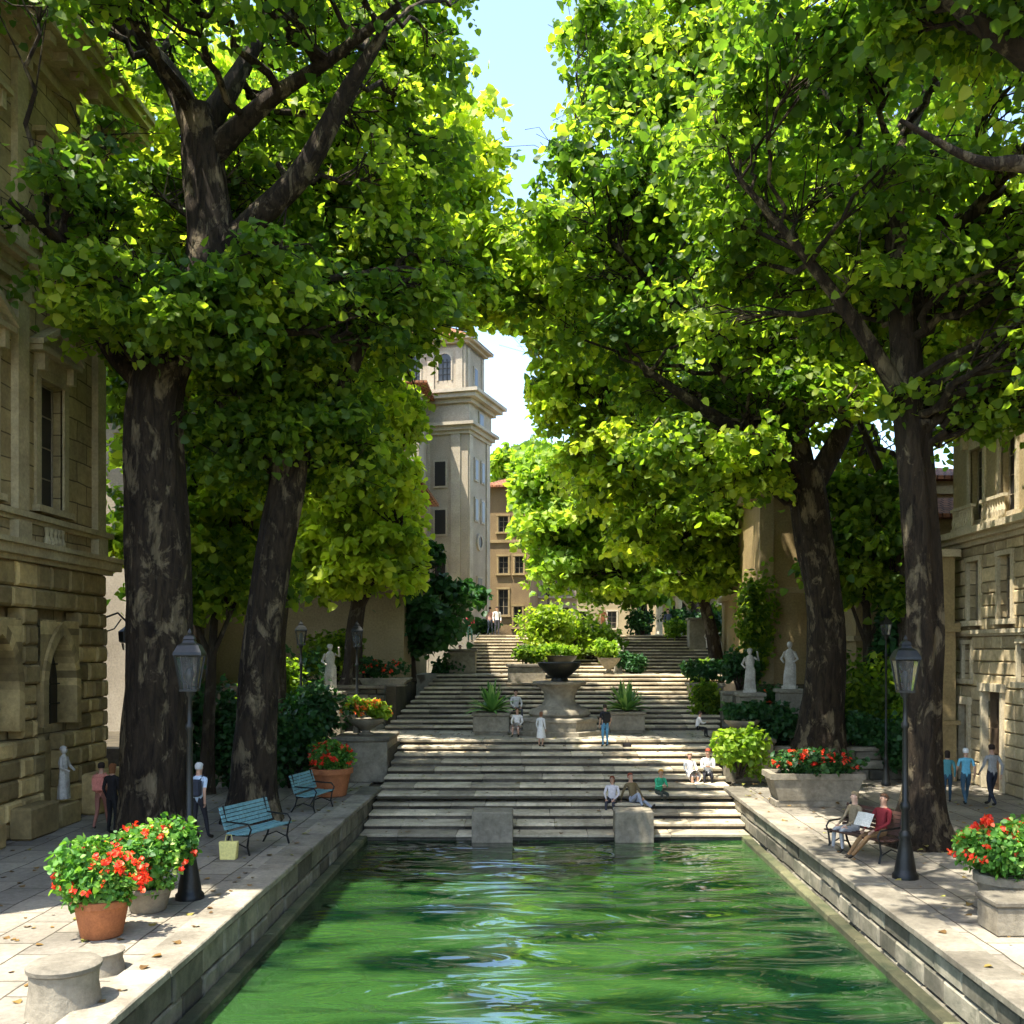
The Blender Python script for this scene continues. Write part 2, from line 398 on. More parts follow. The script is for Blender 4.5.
def flowers(parent, rad, n, mat, size=.055, seed=1, base=(0, 0, 0), name='flower_head', petals=9, zf=(.35, 1.0)):
    g = np.random.default_rng(seed); P = []; O = []
    for k in range(n):
        a = g.uniform(0, 2*math.pi); e = g.uniform(*zf); rr = math.sqrt(max(0, 1 - (e*.95)**2)) * g.uniform(.8, 1.05)
        c = np.array(base) + np.array([math.cos(a)*rr*rad[0], math.sin(a)*rr*rad[1], e*rad[2]])
        q = g.normal(size=(petals, 3)); q /= np.linalg.norm(q, axis=1)[:, None]
        P.append(c + q*size*.55); O.append(q)
    P = np.concatenate(P); O = np.concatenate(O)
    o = leaf_mesh(name, P, O, size, mat, parent, seed+3, up=.2); tag(o, kind='stuff'); return o

def blades(parent, loc, n, length, width, mat, seed=1, droop=.6, name='foliage', spread=1.0):
    g = np.random.default_rng(seed); mb = MB()
    for k in range(n):
        a = g.uniform(0, 2*math.pi); el = g.uniform(.35, 1.45) ; L_ = length*g.uniform(.7, 1.15)
        d = Vector((math.cos(a), math.sin(a), 0)); side = Vector((-d.y, d.x, 0)); vs = []; fs = []
        for i in range(6):
            t = i/5; rr = L_*t; h = rr*math.sin(el) - droop*L_*t*t*math.cos(el)*.7; w = width*(.5+1.6*t)*(1-t)**.6 if t < 1 else .002
            p = Vector(loc) + d*(rr*math.cos(el)*spread+.02) + Vector((0, 0, h))
            vs += [(p - side*w)[:], (p + Vector((0, 0, -w*.35)))[:], (p + side*w)[:]]
        for i in range(5):
            for j in (0, 1): fs.append((i*3+j, i*3+j+1, i*3+j+4, i*3+j+3))
        mb.add(vs, fs, 0, g.random())
    return mb.build(name, mat, parent, smooth=True)

# ------------------------------------------------------------------ masonry
def clip_open(xa, xb, za, zb, ops):
    for (oa, ob, pa, pb) in ops:
        if za < pb - .01 and zb > pa + .01 and xa < ob and xb > oa:
            out = []
            if xa < oa - .08: out += clip_open(xa, oa, za, zb, ops)
            if xb > ob + .08: out += clip_open(ob, xb, za, zb, ops)
            return out
    return [(xa, xb)]
def block_wall(mb, x0, x1, z0, z1, rowh, wmin, wmax, ops=(), y=0, depth=.3, ch=.03, mi=0, prou=.03, axis='x', sgn=-1, gap=.03, seed=0):
    "dressed blocks laid in courses; the front faces local -y"
    g = random.Random(seed); z = z0
    while z < z1 - .05:
        h = min(rowh * g.uniform(.85, 1.15), z1 - z)
        if z1 - z - h < rowh * .4: h = z1 - z
        x = x0 - g.uniform(0, wmin * .6)
        while x < x1 - .02:
            w = g.uniform(wmin, wmax); a, b = max(x, x0), min(x + w, x1)
            if x1 - b < wmin * .3: b = x1
            x = x + w if b != x1 else x1 + 1
            for (p, q) in clip_open(a, b, z, z + h, ops):
                f = y - g.uniform(0, prou); c = ch
                if q - p < .06: continue
                c = min(c, (q-p)*.3, h*.3)
                p_, q_, za, zb = p + gap/2, q - gap/2, z + gap/2, z + h - gap/2
                vs = [(p_, y+depth, za), (q_, y+depth, za), (q_, y+depth, zb), (p_, y+depth, zb),
                      (p_, f+c, za), (q_, f+c, za), (q_, f+c, zb), (p_, f+c, zb),
                      (p_+c, f, za+c), (q_-c, f, za+c), (q_-c, f, zb-c), (p_+c, f, zb-c)]
                fs = [(8, 9, 10, 11)]
                for i in range(4):
                    j = (i+1) % 4; fs += [(i, j, 4+j, 4+i), (4+i, 4+j, 8+j, 8+i)]
                mb.add(vs, fs, mi, g.random())
        z += h
def panel_wall(mb, x0, x1, z0, z1, ops, y=0, reveal=.3, mi=0):
    xs = sorted({x0, x1, *[v for o in ops for v in o[:2] if x0 < v < x1]}); zs = sorted({z0, z1, *[v for o in ops for v in o[2:4] if z0 < v < z1]})
    for i in range(len(xs)-1):
        for j in range(len(zs)-1):
            cx, cz = (xs[i]+xs[i+1])/2, (zs[j]+zs[j+1])/2
            if any(o[0] < cx < o[1] and o[2] < cz < o[3] for o in ops): continue
            mb.add([(xs[i], y, zs[j]), (xs[i+1], y, zs[j]), (xs[i+1], y, zs[j+1]), (xs[i], y, zs[j+1])], [(0, 1, 2, 3)], mi, .5)
    for (a, b, c, d) in ops:
        for vs in ([(a,y,c),(a,y+reveal,c),(a,y+reveal,d),(a,y,d)], [(b,y,c),(b,y,d),(b,y+reveal,d),(b,y+reveal,c)], [(a,y,d),(a,y+reveal,d),(b,y+reveal,d),(b,y,d)], [(a,y,c),(b,y,c),(b,y+reveal,c),(a,y+reveal,c)]):
            mb.add(vs, [(0, 1, 2, 3)], mi, .5)
def moulding(mb, x0, x1, z, steps, y=0, mi=0, ends=True):
    "cornice: steps = [(height, projection)] from below; mitred returns past both ends"
    for (h, p) in steps:
        mb.box(x0 - (p if ends else 0), y - p, z, x1 + (p if ends else 0), y + .05, z + h - .002, mi, .5); z += h
    return z
def window(parent, x, z, w, h, y=0, reveal=.3, surround=.16, sill=True, bars=(1, 3), hood=None, trim=None, fmat=None, pmat=None, name='window', frame=True):
    mb = MB(); f = surround; p = .07; trim = trim or M_TRIM
    if f:
        mb.box(x-w/2-f, y-p, z, x-w/2, y+.04, z+h); mb.box(x+w/2, y-p, z, x+w/2+f, y+.04, z+h)
        mb.box(x-w/2-f-.03, y-p-.02, z+h, x+w/2+f+.03, y+.04, z+h+f*1.1)
    if sill: mb.box(x-w/2-f-.08, y-p-.12, z-.16, x+w/2+f+.08, y+.04, z-.003)
    if hood:
        zz = z+h+f*1.1+.3; ww = w/2+f+.22
        mb.box(x-w/2-f, y-p-.03, z+h+f*1.1+.002, x+w/2+f, y+.04, zz-.002)
        mb.box(x-ww, y-p-.26, zz, x+ww, y+.04, zz+.13)
        if hood == 'tri':
            H = .62
            for yy0, yy1, k in ((y-p-.30, y+.04, 1),):
                # raking cornice
                for s in (-1, 1):
                    mb.hexa([(x+s*(ww+.03), yy0, zz+.132), (x, yy0, zz+.132+H), (x, yy1, zz+.132+H), (x+s*(ww+.03), yy1, zz+.132),
                             (x+s*(ww+.03), yy0, zz+.27), (x, yy0, zz+.28+H), (x, yy1, zz+.28+H), (x+s*(ww+.03), yy1, zz+.27)])
            mb.add([(x-ww, y-p-.06, zz+.13), (x+ww, y-p-.06, zz+.13), (x, y-p-.06, zz+.13+H)], [(0, 1, 2)])
        for s in (-1, 1):
            mb.box(x+s*(w/2+f*.6)-.09, y-p-.2, zz-.42, x+s*(w/2+f*.6)+.09, y-p, zz-.004)
    ob = mb.build(name, trim, parent)
    pm = MB(); pm.box(x-w/2, y+reveal-.03, z, x+w/2, y+reveal+.03, z+h); pm.build('pane', pmat or M_PANE, ob)
    if frame:
        fm = MB(); t = .045; yy = y+reveal-.07
        fm.box(x-w/2, yy, z, x-w/2+t, yy+.038, z+h); fm.box(x+w/2-t, yy, z, x+w/2, yy+.038, z+h)
        fm.box(x-w/2+t, yy, z, x+w/2-t, yy+.038, z+t); fm.box(x-w/2+t, yy, z+h-t, x+w/2-t, yy+.038, z+h)
        for i in range(1, bars[0]+1): xx = x-w/2+w*i/(bars[0]+1); fm.box(xx-.018, yy+.004, z+t, xx+.018, yy+.034, z+h-t)
        for i in range(1, bars[1]+1): zz = z+h*i/(bars[1]+1); fm.box(x-w/2+t, yy+.008, zz-.016, x+w/2-t, yy+.03, zz+.016)
        fm.build('frame', fmat or M_FRAME, ob)
    return ob
def arch_curve(x, z, w, h, n=9, pointed=True):
    pts = [(x-w/2, z)]; sp = h - w*.85 if pointed else h - w/2
    if pointed:
        rr = w*1.0
        for k in range(n):
            a = math.pi - k/(n-1)*math.acos(.5); px = x-w/2+rr+rr*math.cos(a); pz = z+sp+rr*math.sin(a)
            pts.append((px, pz))
        left = pts[1:]; pts += [(2*x-p[0], p[1]) for p in reversed(left[:-1])]
    else:
        for k in range(2*n-1):
            a = math.pi - k/(2*n-2)*math.pi; pts.append((x+w/2*math.cos(a), z+sp+w/2*math.sin(a)))
    pts.append((x+w/2, z)); return pts
def arch_window(parent, x, z, w, h, y=0, band=.2, depth=.45, mat=None, pointed=True, name='arched_window', proud=.09, filled=M_DARK):
    mb = MB(); inn = arch_curve(x, z, w, h, pointed=pointed); out = arch_curve(x, z, w+2*band, h+band*1.3, pointed=pointed)
    top = z+h+band*1.6; n = len(inn)
    for i in range(n-1):
        a, b, c, d = inn[i], inn[i+1], out[i+1], out[i]
        mb.add([(a[0], y-proud, a[1]), (b[0], y-proud, b[1]), (c[0], y-proud, c[1]), (d[0], y-proud, d[1]),
                (a[0], y+depth, a[1]), (b[0], y+depth, b[1]), (c[0], y+.1, c[1]), (d[0], y+.1, d[1])],
               [(0, 1, 2, 3), (0, 4, 5, 1), (3, 2, 6, 7)], 0)
        # spandrel fills the square opening behind the arch band
        sx = (x-w/2-band-.02) if (c[0]+d[0])/2 < x else (x+w/2+band+.02)
        mb.add([(c[0], y-.012, c[1]), (d[0], y-.012, d[1]), (sx, y-.012, d[1]), (sx, y-.012, c[1])], [(0, 1, 2, 3)], 0)
        mb.add([(c[0], y-.008, c[1]), (d[0], y-.008, d[1]), (d[0], y-.008, top), (c[0], y-.008, top)], [(0, 1, 2, 3)], 0)
    ob = mb.build(name, mat or M_RUST, parent)
    pm = MB(); pm.add([(p[0], y+depth-.02, p[1]) for p in inn], [tuple(range(n))]); pm.build('pane', filled, ob)
    g2 = MB()
    for k in (1, 2): xx = x-w/2+w*k/3; g2.box(xx-.02, y+depth-.09, z, xx+.02, y+depth-.05, z+h*.8)
    for k in (1, 2, 3): zz = z+h*k/4.4; g2.box(x-w/2, y+depth-.088, zz-.018, x+w/2, y+depth-.052, zz+.018)
    g2.build('grille', M_IRON, ob)
    return ob

# ================================================================== SETTING
XL, XR = -5.0, 5.8            # pool
PY = 27.6; WZ = -.85
# ground sheet to the horizon, cut out for the pool
mb = MB(); B = 900
for (a, b, c, d) in ((-B, -B, XL-.5, B), (XR+.5, -B, B, B), (XL-.5, 30, XR+.5, B), (XL-.5, -B, XR+.5, -8)):
    mb.add([(a, b, -.06), (c, b, -.06), (c, d, -.06), (a, d, -.06)], [(0, 1, 2, 3)])
tag(mb.build('ground', M_EARTH), kind='structure')
def slab(name, x0, y0, x1, y1, z, m, th=.05):
    mb = MB(); mb.box(x0, y0, z-th, x1, y1, z, 0, .5); return tag(mb.build(name, m), kind='structure')
slab('pavement_left', -12.4, -6, -5.56, 33.4, 0, M_PAVE)
slab('pavement_right', 6.36, -6, 15.2, 34, 0, M_PAVE)
slab('pool_floor', XL-.6, -8, XR+.6, 31, -2.2, M_EARTH)
# water
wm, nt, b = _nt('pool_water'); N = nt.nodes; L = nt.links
tc = N.new('ShaderNodeTexCoord'); mp = N.new('ShaderNodeMapping'); mp.inputs['Scale'].default_value = (.62, 1.6, 1)
L.new(tc.outputs['Object'], mp.inputs[0])
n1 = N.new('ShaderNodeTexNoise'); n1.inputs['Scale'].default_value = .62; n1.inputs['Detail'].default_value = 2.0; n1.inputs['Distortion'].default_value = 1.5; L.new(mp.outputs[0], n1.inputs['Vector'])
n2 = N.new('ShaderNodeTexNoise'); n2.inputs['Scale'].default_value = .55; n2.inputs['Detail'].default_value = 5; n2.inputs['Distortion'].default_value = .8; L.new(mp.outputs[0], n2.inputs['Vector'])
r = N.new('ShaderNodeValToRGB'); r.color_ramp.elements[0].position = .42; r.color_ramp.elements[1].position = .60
r.color_ramp.elements[0].color = (.002, .016, .006, 1); r.color_ramp.elements[1].color = (.026, .078, .018, 1)  # murk patches in the base colour imitate broken dark and lime reflections
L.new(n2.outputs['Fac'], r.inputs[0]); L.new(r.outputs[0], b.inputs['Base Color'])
bp = N.new('ShaderNodeBump'); bp.inputs['Strength'].default_value = .7; bp.inputs['Distance'].default_value = .17
L.new(n1.outputs['Fac'], bp.inputs['Height']); L.new(bp.outputs[0], b.inputs['Normal'])
b.inputs['Roughness'].default_value = .05; b.inputs['IOR'].default_value = 2.1; b.inputs['Specular IOR Level'].default_value = 1.0
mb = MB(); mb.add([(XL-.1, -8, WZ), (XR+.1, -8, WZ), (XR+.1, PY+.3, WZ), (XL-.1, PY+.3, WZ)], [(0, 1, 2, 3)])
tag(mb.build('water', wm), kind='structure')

# pool walls
def pool_wall(side):
    x = XL if side < 0 else XR; s = side
    lab = ('long low stone pool wall with coping on the left of the water', 'long low stone pool wall with coping on the right of the water')[s > 0]
    root = thing('pool_wall', (x, 0, 0), lab, 'wall', group='stone walls along the pool')
    yend = 31.4
    # masonry facing the water, laid along y: build in a rotated frame
    m = MB(); block_wall(m, 0, 35.4, -1.5, -.02, .38, .6, 1.3, y=0, depth=.4, ch=.03, prou=.05, seed=5+s)
    o = m.build('wall', M_POOLW, root)
    if s < 0: o.rotation_euler = (0, 0, R(90)); o.location = (-.05, -4, 0)
    else: o.rotation_euler = (0, 0, R(-90)); o.location = (.05, yend, 0)
    m = MB(); g = random.Random(3+s); y = -4
    while y < yend-.3:
        l = g.uniform(1.1, 1.9); e = min(y+l, yend); a, c = (-.56, .06) if s < 0 else (-.06, .56)
        dz = g.uniform(-.008, .008); dx = g.uniform(-.015, .015)
        m.box(a, y+.006, -.0+.004, c+dx if s < 0 else c, e-.006, .125+dz, 0, g.random(), ch=.018); y = e
    m.build('coping', M_COPE, root)
    m = MB(); y = -4
    while y < PY-.3:
        l = g.uniform(1.4, 2.4); e = min(y+l, PY+.0); a, c = (0, .24) if s < 0 else (-.24, 0)
        m.box(a, y+.006, -1.2, c, e-.006, WZ+.13+g.uniform(-.012, .012), 0, g.random(), ch=.025); y = e
    m.build('plinth', M_ALGAE, root)
    return root
pool_wall(-1); pool_wall(1)

# stairs
def flight(label, Y0, Y1, z0, z1, n, l0, r0, l1, r1, seed):
    g = random.Random(seed); root = thing('stone_steps', (0, Y0, z0), label, 'steps', group='flights of the great staircase')
    tr = MB(); rs = MB(); rise = (z1-z0)/n; run = (Y1-Y0)/n
    for i in range(n):
        t = i/max(1, n-1); xl = l0+(l1-l0)*t; xr = r0+(r1-r0)*t; y = run*i; z = rise*(i+1)
        last = run if i < n-1 else run*.6
        x = xl
        while x < xr-.05:
            w = g.uniform(.9, 2.0); e = min(x+w, xr)
            if xr-e < .5: e = xr
            dz = g.uniform(-.008, .006); dy = g.uniform(-.02, .02)
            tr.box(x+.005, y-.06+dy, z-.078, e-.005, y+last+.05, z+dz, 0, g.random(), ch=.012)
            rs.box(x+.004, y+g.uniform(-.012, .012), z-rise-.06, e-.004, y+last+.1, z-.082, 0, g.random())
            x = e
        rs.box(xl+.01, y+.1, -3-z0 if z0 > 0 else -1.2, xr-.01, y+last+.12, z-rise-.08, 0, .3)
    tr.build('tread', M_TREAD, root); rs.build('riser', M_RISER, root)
    return root
Z1, Z2, Z3 = 1.19, 3.23, 5.27
flight('wide bottom flight of pale stone steps rising out of the green pool', PY, 36.5, WZ, Z1, 12, XL+.02, XR-.02, -5.0, 6.1, 1)
flight('middle flight of pale stone steps behind the round fountain', 40.0, 48.0, Z1, Z2, 12, -6.2, 7.2, -4.9, 8.6, 2)
flight('topmost flight of stone steps leading up to the upper square', 51.0, 59.0, Z2, Z3, 12, -4.6, 8.6, -3.6, 10.5, 3)
slab('landing', -7.0, 36.42, 9.0, 40.6, Z1-.004, M_PLAZA, 1.2)
slab('landing', -6.0, 47.6, 11, 51.6, Z2-.004, M_PLAZA, 1.6)
slab('plaza', -40, 58.7, 40, 130, Z3-.004, M_PLAZA, 3)
slab('terrace', -24, 33.4, -5.03, 41.0, 1.1, M_EARTH, 1.2)
slab('terrace', -24, 41.0, -5.9, 58.7, 2.9, M_EARTH, 3)
slab('terrace', 6.13, 34.0, 15.2, 41.0, .9, M_EARTH, 1.2)
slab('terrace', 8.7, 41.0, 24, 58.7, 2.9, M_EARTH, 3)
# retaining walls of the terraces
def ret_wall(label, x0, x1, y0, z0, z1, seed, depth=.45, mat=None, rz=0, capp=True):
    root = thing('retaining_wall', (x0, y0, z0), label, 'wall', rz)
    m = MB(); block_wall(m, 0, x1-x0, 0, z1-z0-.12, .36, .5, 1.1, y=0, depth=depth, seed=seed); m.build('wall', mat or M_POOLW, root)
    m = MB(); x = 0; g = random.Random(seed)
    while x < x1-x0-.02:
        e = min(x+g.uniform(.9, 1.6), x1-x0)
        m.box(x+.004, -.08, z1-z0-.118, e-.004, depth+.06, z1-z0+.02, 0, g.random(), ch=.015); x = e
    m.build('coping', M_COPE, root); return root
ret_wall('low stone retaining wall behind the left bench and trees', -12.2, -6.95, 33.2, 0, 1.25, 11)
ret_wall('low stone retaining wall behind the right flower trough', 7.9, 15.0, 33.8, 0, 1.1, 12)
ret_wall('stone wall of the flower terrace left of the middle steps', -11, -6.3, 40.6, 1.1, 2.95, 13)
ret_wall('stone wall of the shrub terrace right of the middle steps', 7.4, 14, 40.7, .9, 2.7, 14)

# stone pedestal blocks
def pedestal(name, label, x0, x1, y0, y1, z0, z1, cap=.14, over=.08, group=None, cat='block', mat=None):
    root = thing(name, ((x0+x1)/2, (y0+y1)/2, z0), label, cat, group=group)
    w, d, h = (x1-x0)/2, (y1-y0)/2, z1-z0; m = MB()
    m.box(-w, -d, 0, w, d, h-cap-.002, ch=.03); m.build('body', mat or M_BLOCK, root)
    if cap: m = MB(); m.box(-w-over, -d-over, h-cap, w+over, d+over, h, ch=.025); m.build('cap', M_COPE, root)
    return root
pedestal('stone_pedestal', 'massive stone end block left of the bottom steps under the orange flowers', -6.85, -5.08, 33.2, 35.6, 0, 1.5)
pedestal('stone_pedestal', 'massive stone end block right of the bottom steps beside the lime shrub', 6.16, 7.75, 33.2, 35.6, 0, 1.45)
pedestal('stone_block', 'square mooring block at the foot of the steps, left one in the water', -1.86, -.75, PY-.35, PY+.5, -1.1, -.02, 0, group='blocks at the foot of the steps')
pedestal('stone_block', 'square mooring block at the foot of the steps below the seated group', 2.05, 3.1, PY-.35, PY+.5, -1.1, .0, 0, group='blocks at the foot of the steps')
pedestal('stone_pedestal', 'grey square pedestal left of the upper steps at the dark tree', -4.65, -3.25, 50.2, 51.3, Z2, 4.45)
pedestal('stone_pedestal', 'long low stone wall block behind the fountain under a round bush', -1.5, .25, 46.5, 47.4, 2.4, 3.75)
pedestal('stone_pedestal', 'grey pedestal with dark shrubs beside the right edge of the middle steps', 6.6, 8.0, 43.6, 45, 1.9, 2.95)
pedestal('stone_pedestal', 'tall pale pedestal at the top right of the stairs by the gathered people', 8.3, 9.5, 55.5, 56.5, Z3-1, 6.2)
pedestal('stone_pedestal', 'pale plinth carrying the first white statue right of the steps', 7.7, 8.6, 38.4, 39.3, .9, 2.75)
pedestal('stone_pedestal', 'pale plinth carrying the white statue beside the right tree trunk', 9.2, 10.1, 38.2, 39.1, .9, 2.9)
pedestal('stone_pedestal', 'plinth carrying the white statue left of the stairs', -8.1, -7.2, 36.0, 36.9, 1.1, 2.9)

# ================================================================== BUILDINGS
def palazzo():
    root = thing('stone_palace', (-12.25, 8, 0), 'old ochre stone palace with rusticated ground floor along the left edge', 'building', R(90))
    W = 20.3
    ops = [(x-.85-.2, x+.85+.2, 2.5, 5.1) for x in (17.5, 14.6, 11.7, 8.8)] + [(16.75, 17.65, .55, 2.1)]
    m = MB(); block_wall(m, 6, W, 0, 6.5, .44, .5, 1.15, ops, y=0, depth=.35, ch=.06, prou=.07, seed=21); m.build('rusticated_wall', M_RUST, root)
    for x in (17.5, 14.6, 11.7, 8.8): arch_window(root, x, 2.5, 1.5, 2.25, y=-.01, band=.25)
    # statue niche
    m = MB(); m.box(16.75, .3, .55, 17.65, .36, 2.1, 0, .3); m.box(16.7, -.45, 0, 17.7, -.06, .55, 0, .6, ch=.03); m.build('niche', M_RUST, root)
    for (a, b, h, p) in ((18.6, 20.4, 1.1, .5), (15.0, 16.3, .75, .55), (12.2, 14.2, .6, .4), (8.4, 11, .7, .5)):
        m = MB(); m.box(a, -p, 0, b, -.06, h, ch=.05); m.build('base_stone', M_RUST, root)
    m = MB(); z = moulding(m, 6, W, 6.5, [(.12, .12), (.22, .3), (.12, .42)]); m.build('string_course', M_TRIM, root)
    up = [(x-.6, x+.6, 7.95, 11.1) for x in (17.2, 13.9, 10.6, 7.3)] + [(x-.5, x+.5, 14.4, 16.5) for x in (17.2, 13.9, 10.6, 7.3)]
    m = MB(); panel_wall(m, 6, W, 6.96, 19.2, up, y=.08); m.build('wall', M_ASH, root)
    for x in (17.2, 13.9, 10.6, 7.3):
        window(root, x, 7.95, 1.2, 3.15, y=.08, surround=.24, hood='tri', bars=(1, 3))
        window(root, x, 14.4, 1.0, 2.1, y=.08, surround=.2, hood='flat', bars=(1, 2))
    m = MB(); moulding(m, 6, W, 7.45, [(.1, .08), (.14, .2)], y=.08)
    for x in (17.2, 13.9, 10.6, 7.3):
        for k in range(5): m.lathe([(.07, 6.97), (.09, 7.1), (.045, 7.25), (.07, 7.44)], x-.4+k*.2, -.02, 8)
    m.build('sill_course', M_TRIM, root)
    for x in (19.75, 15.55, 12.25, 8.95):
        m = MB(); m.box(x-.3, -.14, 6.96, x+.3, .1, 7.44); m.box(x-.25, -.10, 7.70, x+.25, .1, 12.6); m.box(x-.33, -.17, 12.6, x+.33, .1, 12.78); m.box(x-.3, -.14, 12.78, x+.3, .1, 13.0)
        m.box(x-.25, -.08, 13.75, x+.25, .1, 18.2); m.box(x-.32, -.15, 18.2, x+.32, .1, 18.45); m.build('pilaster', M_TRIM, root)
    m = MB(); moulding(m, 6, W, 13.0, [(.25, .16), (.18, .22), (.16, .42), (.12, .5)], y=.08); m.build('cornice', M_TRIM, root)
    m = MB(); moulding(m, 6, W, 18.5, [(.3, .2), (.22, .45), (.3, .95), (.2, 1.15), (.14, 1.25)], y=.08)
    for k in range(17): xx = 6.2+k*.85; m.box(xx, -.72, 18.78, xx+.3, .1, 19.0)
    m.build('roof_cornice', M_TRIM, root)
    m = MB(); m.box(6, .45, -.0, W-.01, 9, 19.6, 0, .5); m.box(W-.011, .1, 0, W, 9, 19.5, 0, .5); m.build('body', M_ASH, root)
    m = MB(); m.box(5.8, -1, 19.66, W+.9, 9.5, 19.9); m.build('roof', M_ROOF, root)
    return root
palazzo()

def cream_house():
    root = thing('cream_palace', (14.2, 34.6, 0), 'sunlit cream stone house with cornice and tall windows at the right edge', 'building', R(-90))
    W = 30
    wins = [1.9, 4.1, 6.9, 9.6, 12.3]
    ops = [(.9, 1.5, .05, 2.6), (2.7, 3.9, .02, 3.1), (5.6, 6.8, .02, 3.0)] + [(x-.3, x+.3, 3.45, 4.6) for x in (1.4, 5.3)] + [(x-.42, x+.42, 5.35, 7.3) for x in wins]
    m = MB(); block_wall(m, 0, W, 0, 4.85, .42, .55, 1.2, [o for o in ops if o[2] < 5], depth=.3, seed=31); block_wall(m, 0, W, 5.05, 7.8, .42, .55, 1.2, [o for o in ops if o[2] > 5], depth=.3, seed=32)
    m.build('ashlar_wall', M_CREAM, root)
    m = MB(); moulding(m, 0, W, 4.85, [(.07, .1), (.13, .18)]); m.build('string_course', M_CREAMT, root)
    m = MB(); moulding(m, 0, W, 7.8, [(.15, .15), (.15, .35), (.2, .6)]); m.build('cornice', M_CREAMT, root)
    up = [(x-.5, x+.5, 8.6, 11.0) for x in wins] + [(x-.45, x+.45, 12.6, 14.4) for x in wins]
    m = MB(); panel_wall(m, 0, W, 8.3, 15.5, up, y=.1); m.build('wall', M_SAND, root)
    m = MB(); moulding(m, 0, W, 15.5, [(.2, .2), (.2, .5), (.2, .8)], y=.1); m.build('roof_cornice', M_CREAMT, root)
    for x in wins:
        window(root, x, 5.35, .84, 1.95, surround=.14, bars=(1, 2), trim=M_CREAMT)
        window(root, x, 8.6, 1.0, 2.4, y=.1, surround=.16, hood='flat', trim=M_CREAMT)
        window(root, x, 12.6, .9, 1.8, y=.1, surround=.14, trim=M_CREAMT)
        m = MB()
        m.box(x-.8, -.45, 8.31, x+.8, .1, 8.42)
        for k in range(9): m.lathe([(.05, 8.42), (.07, 8.6), (.035, 8.8), (.05, 8.98)], x-.7+k*.175, -.38, 6)
        m.box(x-.8, -.46, 8.98, x+.8, -.30, 9.08); m.build('balcony', M_CREAMT, root)
    for x in (1.4, 5.3): window(root, x, 3.45, .6, 1.15, surround=.12, bars=(1, 1), trim=M_CREAMT)
    for (a, b, c, d) in ops[:3]:
        m = MB(); m.box(a, .16, c, b, .24, d)
        for k in range(3): 
            zz = c+.2+k*(d-c-.3)/3; m.box(a+.1, .12, zz, (a+b)/2-.05, .158, zz+(d-c-.3)/3-.15); m.box((a+b)/2+.05, .12, zz, b-.1, .158, zz+(d-c-.3)/3-.15)
        dd = m.build('door', M_WOOD, root)
        m = MB(); m.ball(((a+b)/2-.1, .1, c+1.0), .03); m.build('handle', M_IRON, dd)
        m = MB(); m.box(a-.18, -.1, c, a, .1, d); m.box(b, -.1, c, b+.18, .1, d); m.box(a-.24, -.16, d, b+.24, .1, d+.25); m.build('door_frame', M_CREAMT, root)
    m = MB(); m.box(0.01, .4, 0, W, 9, 15.9, 0, .5); m.box(0, .11, 0, .009, 9, 15.4, 0, .5); m.build('body', M_SAND, root)
    m = MB(); m.box(-.8, -.8, 16.1, W, 9.5, 16.35); m.build('roof', M_ROOF, root)
cream_house()

def gate_pillar():
    root = thing('corner_pillar', (13.55, 33.6, 0), 'tall ochre corner pillar with moulded bands at the near end of the cream house', 'pillar')
    m = MB(); m.box(-.32, -.3, .02, .32, .3, 1.9); m.box(-.42, -.4, 1.902, .42, .4, 2.05); m.box(-.3, -.28, 2.052, .3, .28, 5.0); m.box(-.42, -.4, 5.002, .42, .4, 5.3); m.box(-.28, -.26, 5.302, .28, .26, 7.5)
    m.build('shaft', M_OCHRE, root); m = MB(); m.box(-.42, -.4, 7.502, .42, .4, 7.75); m.build('cap', M_CREAMT, root)
gate_pillar()

def simple_house(name, label, loc, rz, W, D, H, mat, trim, wins, roofh=1.2, cat='building', extras=None, side=None, rmat=None, eave=.6, bands=()):
    "front on local y=0; wins: (x, z, w, h); side: windows on the local +x side"
    root = thing(name, loc, label, cat, rz)
    m = MB(); panel_wall(m, 0, W, 0, H, [(x-w/2, x+w/2, z, z+h) for (x, z, w, h) in wins], y=0, reveal=.25)
    m.box(0, .28, 0, W, D, H, 0, .5); m.box(-.0, .001, 0, .002, .28, H); m.box(W-.002, .001, 0, W, .28, H)
    m.build('wall', mat, root)
    for (x, z, w, h) in wins: window(root, x, z, w, h, y=0, reveal=.25, surround=.14, trim=trim, bars=(1, 2), hood='flat' if h > 2.2 else None)
    for (z, hh, p) in bands:
        m = MB(); m.box(-p, -p, z, W+p, D+p, z+hh); m.build('string_course', trim, root)
    if side:
        for (y, z, w, h) in side:
            m = MB(); m.box(W-.0, y-w/2-.12, z-.12, W+.06, y+w/2+.12, z+h+.14); o = m.build('side_window', trim, root)
            m = MB(); m.box(W+.02, y-w/2, z, W+.07, y+w/2, z+h); m.build('pane', M_PANE, o)
    if roofh:
        m = MB(); e = eave
        b0 = [(-e, -e, H), (W+e, -e, H), (W+e, D+e, H), (-e, D+e, H)]
        b1 = [(v[0], v[1], H+.15) for v in b0]; m.hexa(b0+b1)
        k = min(W, D)*.42
        m.add(b1+[(k, k, H+.15+roofh), (W-k, k, H+.15+roofh), (W-k, D-k, H+.15+roofh), (k, D-k, H+.15+roofh)], [(4,5,6,7),(0,1,5,4),(1,2,6,5),(2,3,7,6),(3,0,4,7)])
        m.build('roof', rmat or M_ROOF, root)
    if extras: extras(root)
    return root

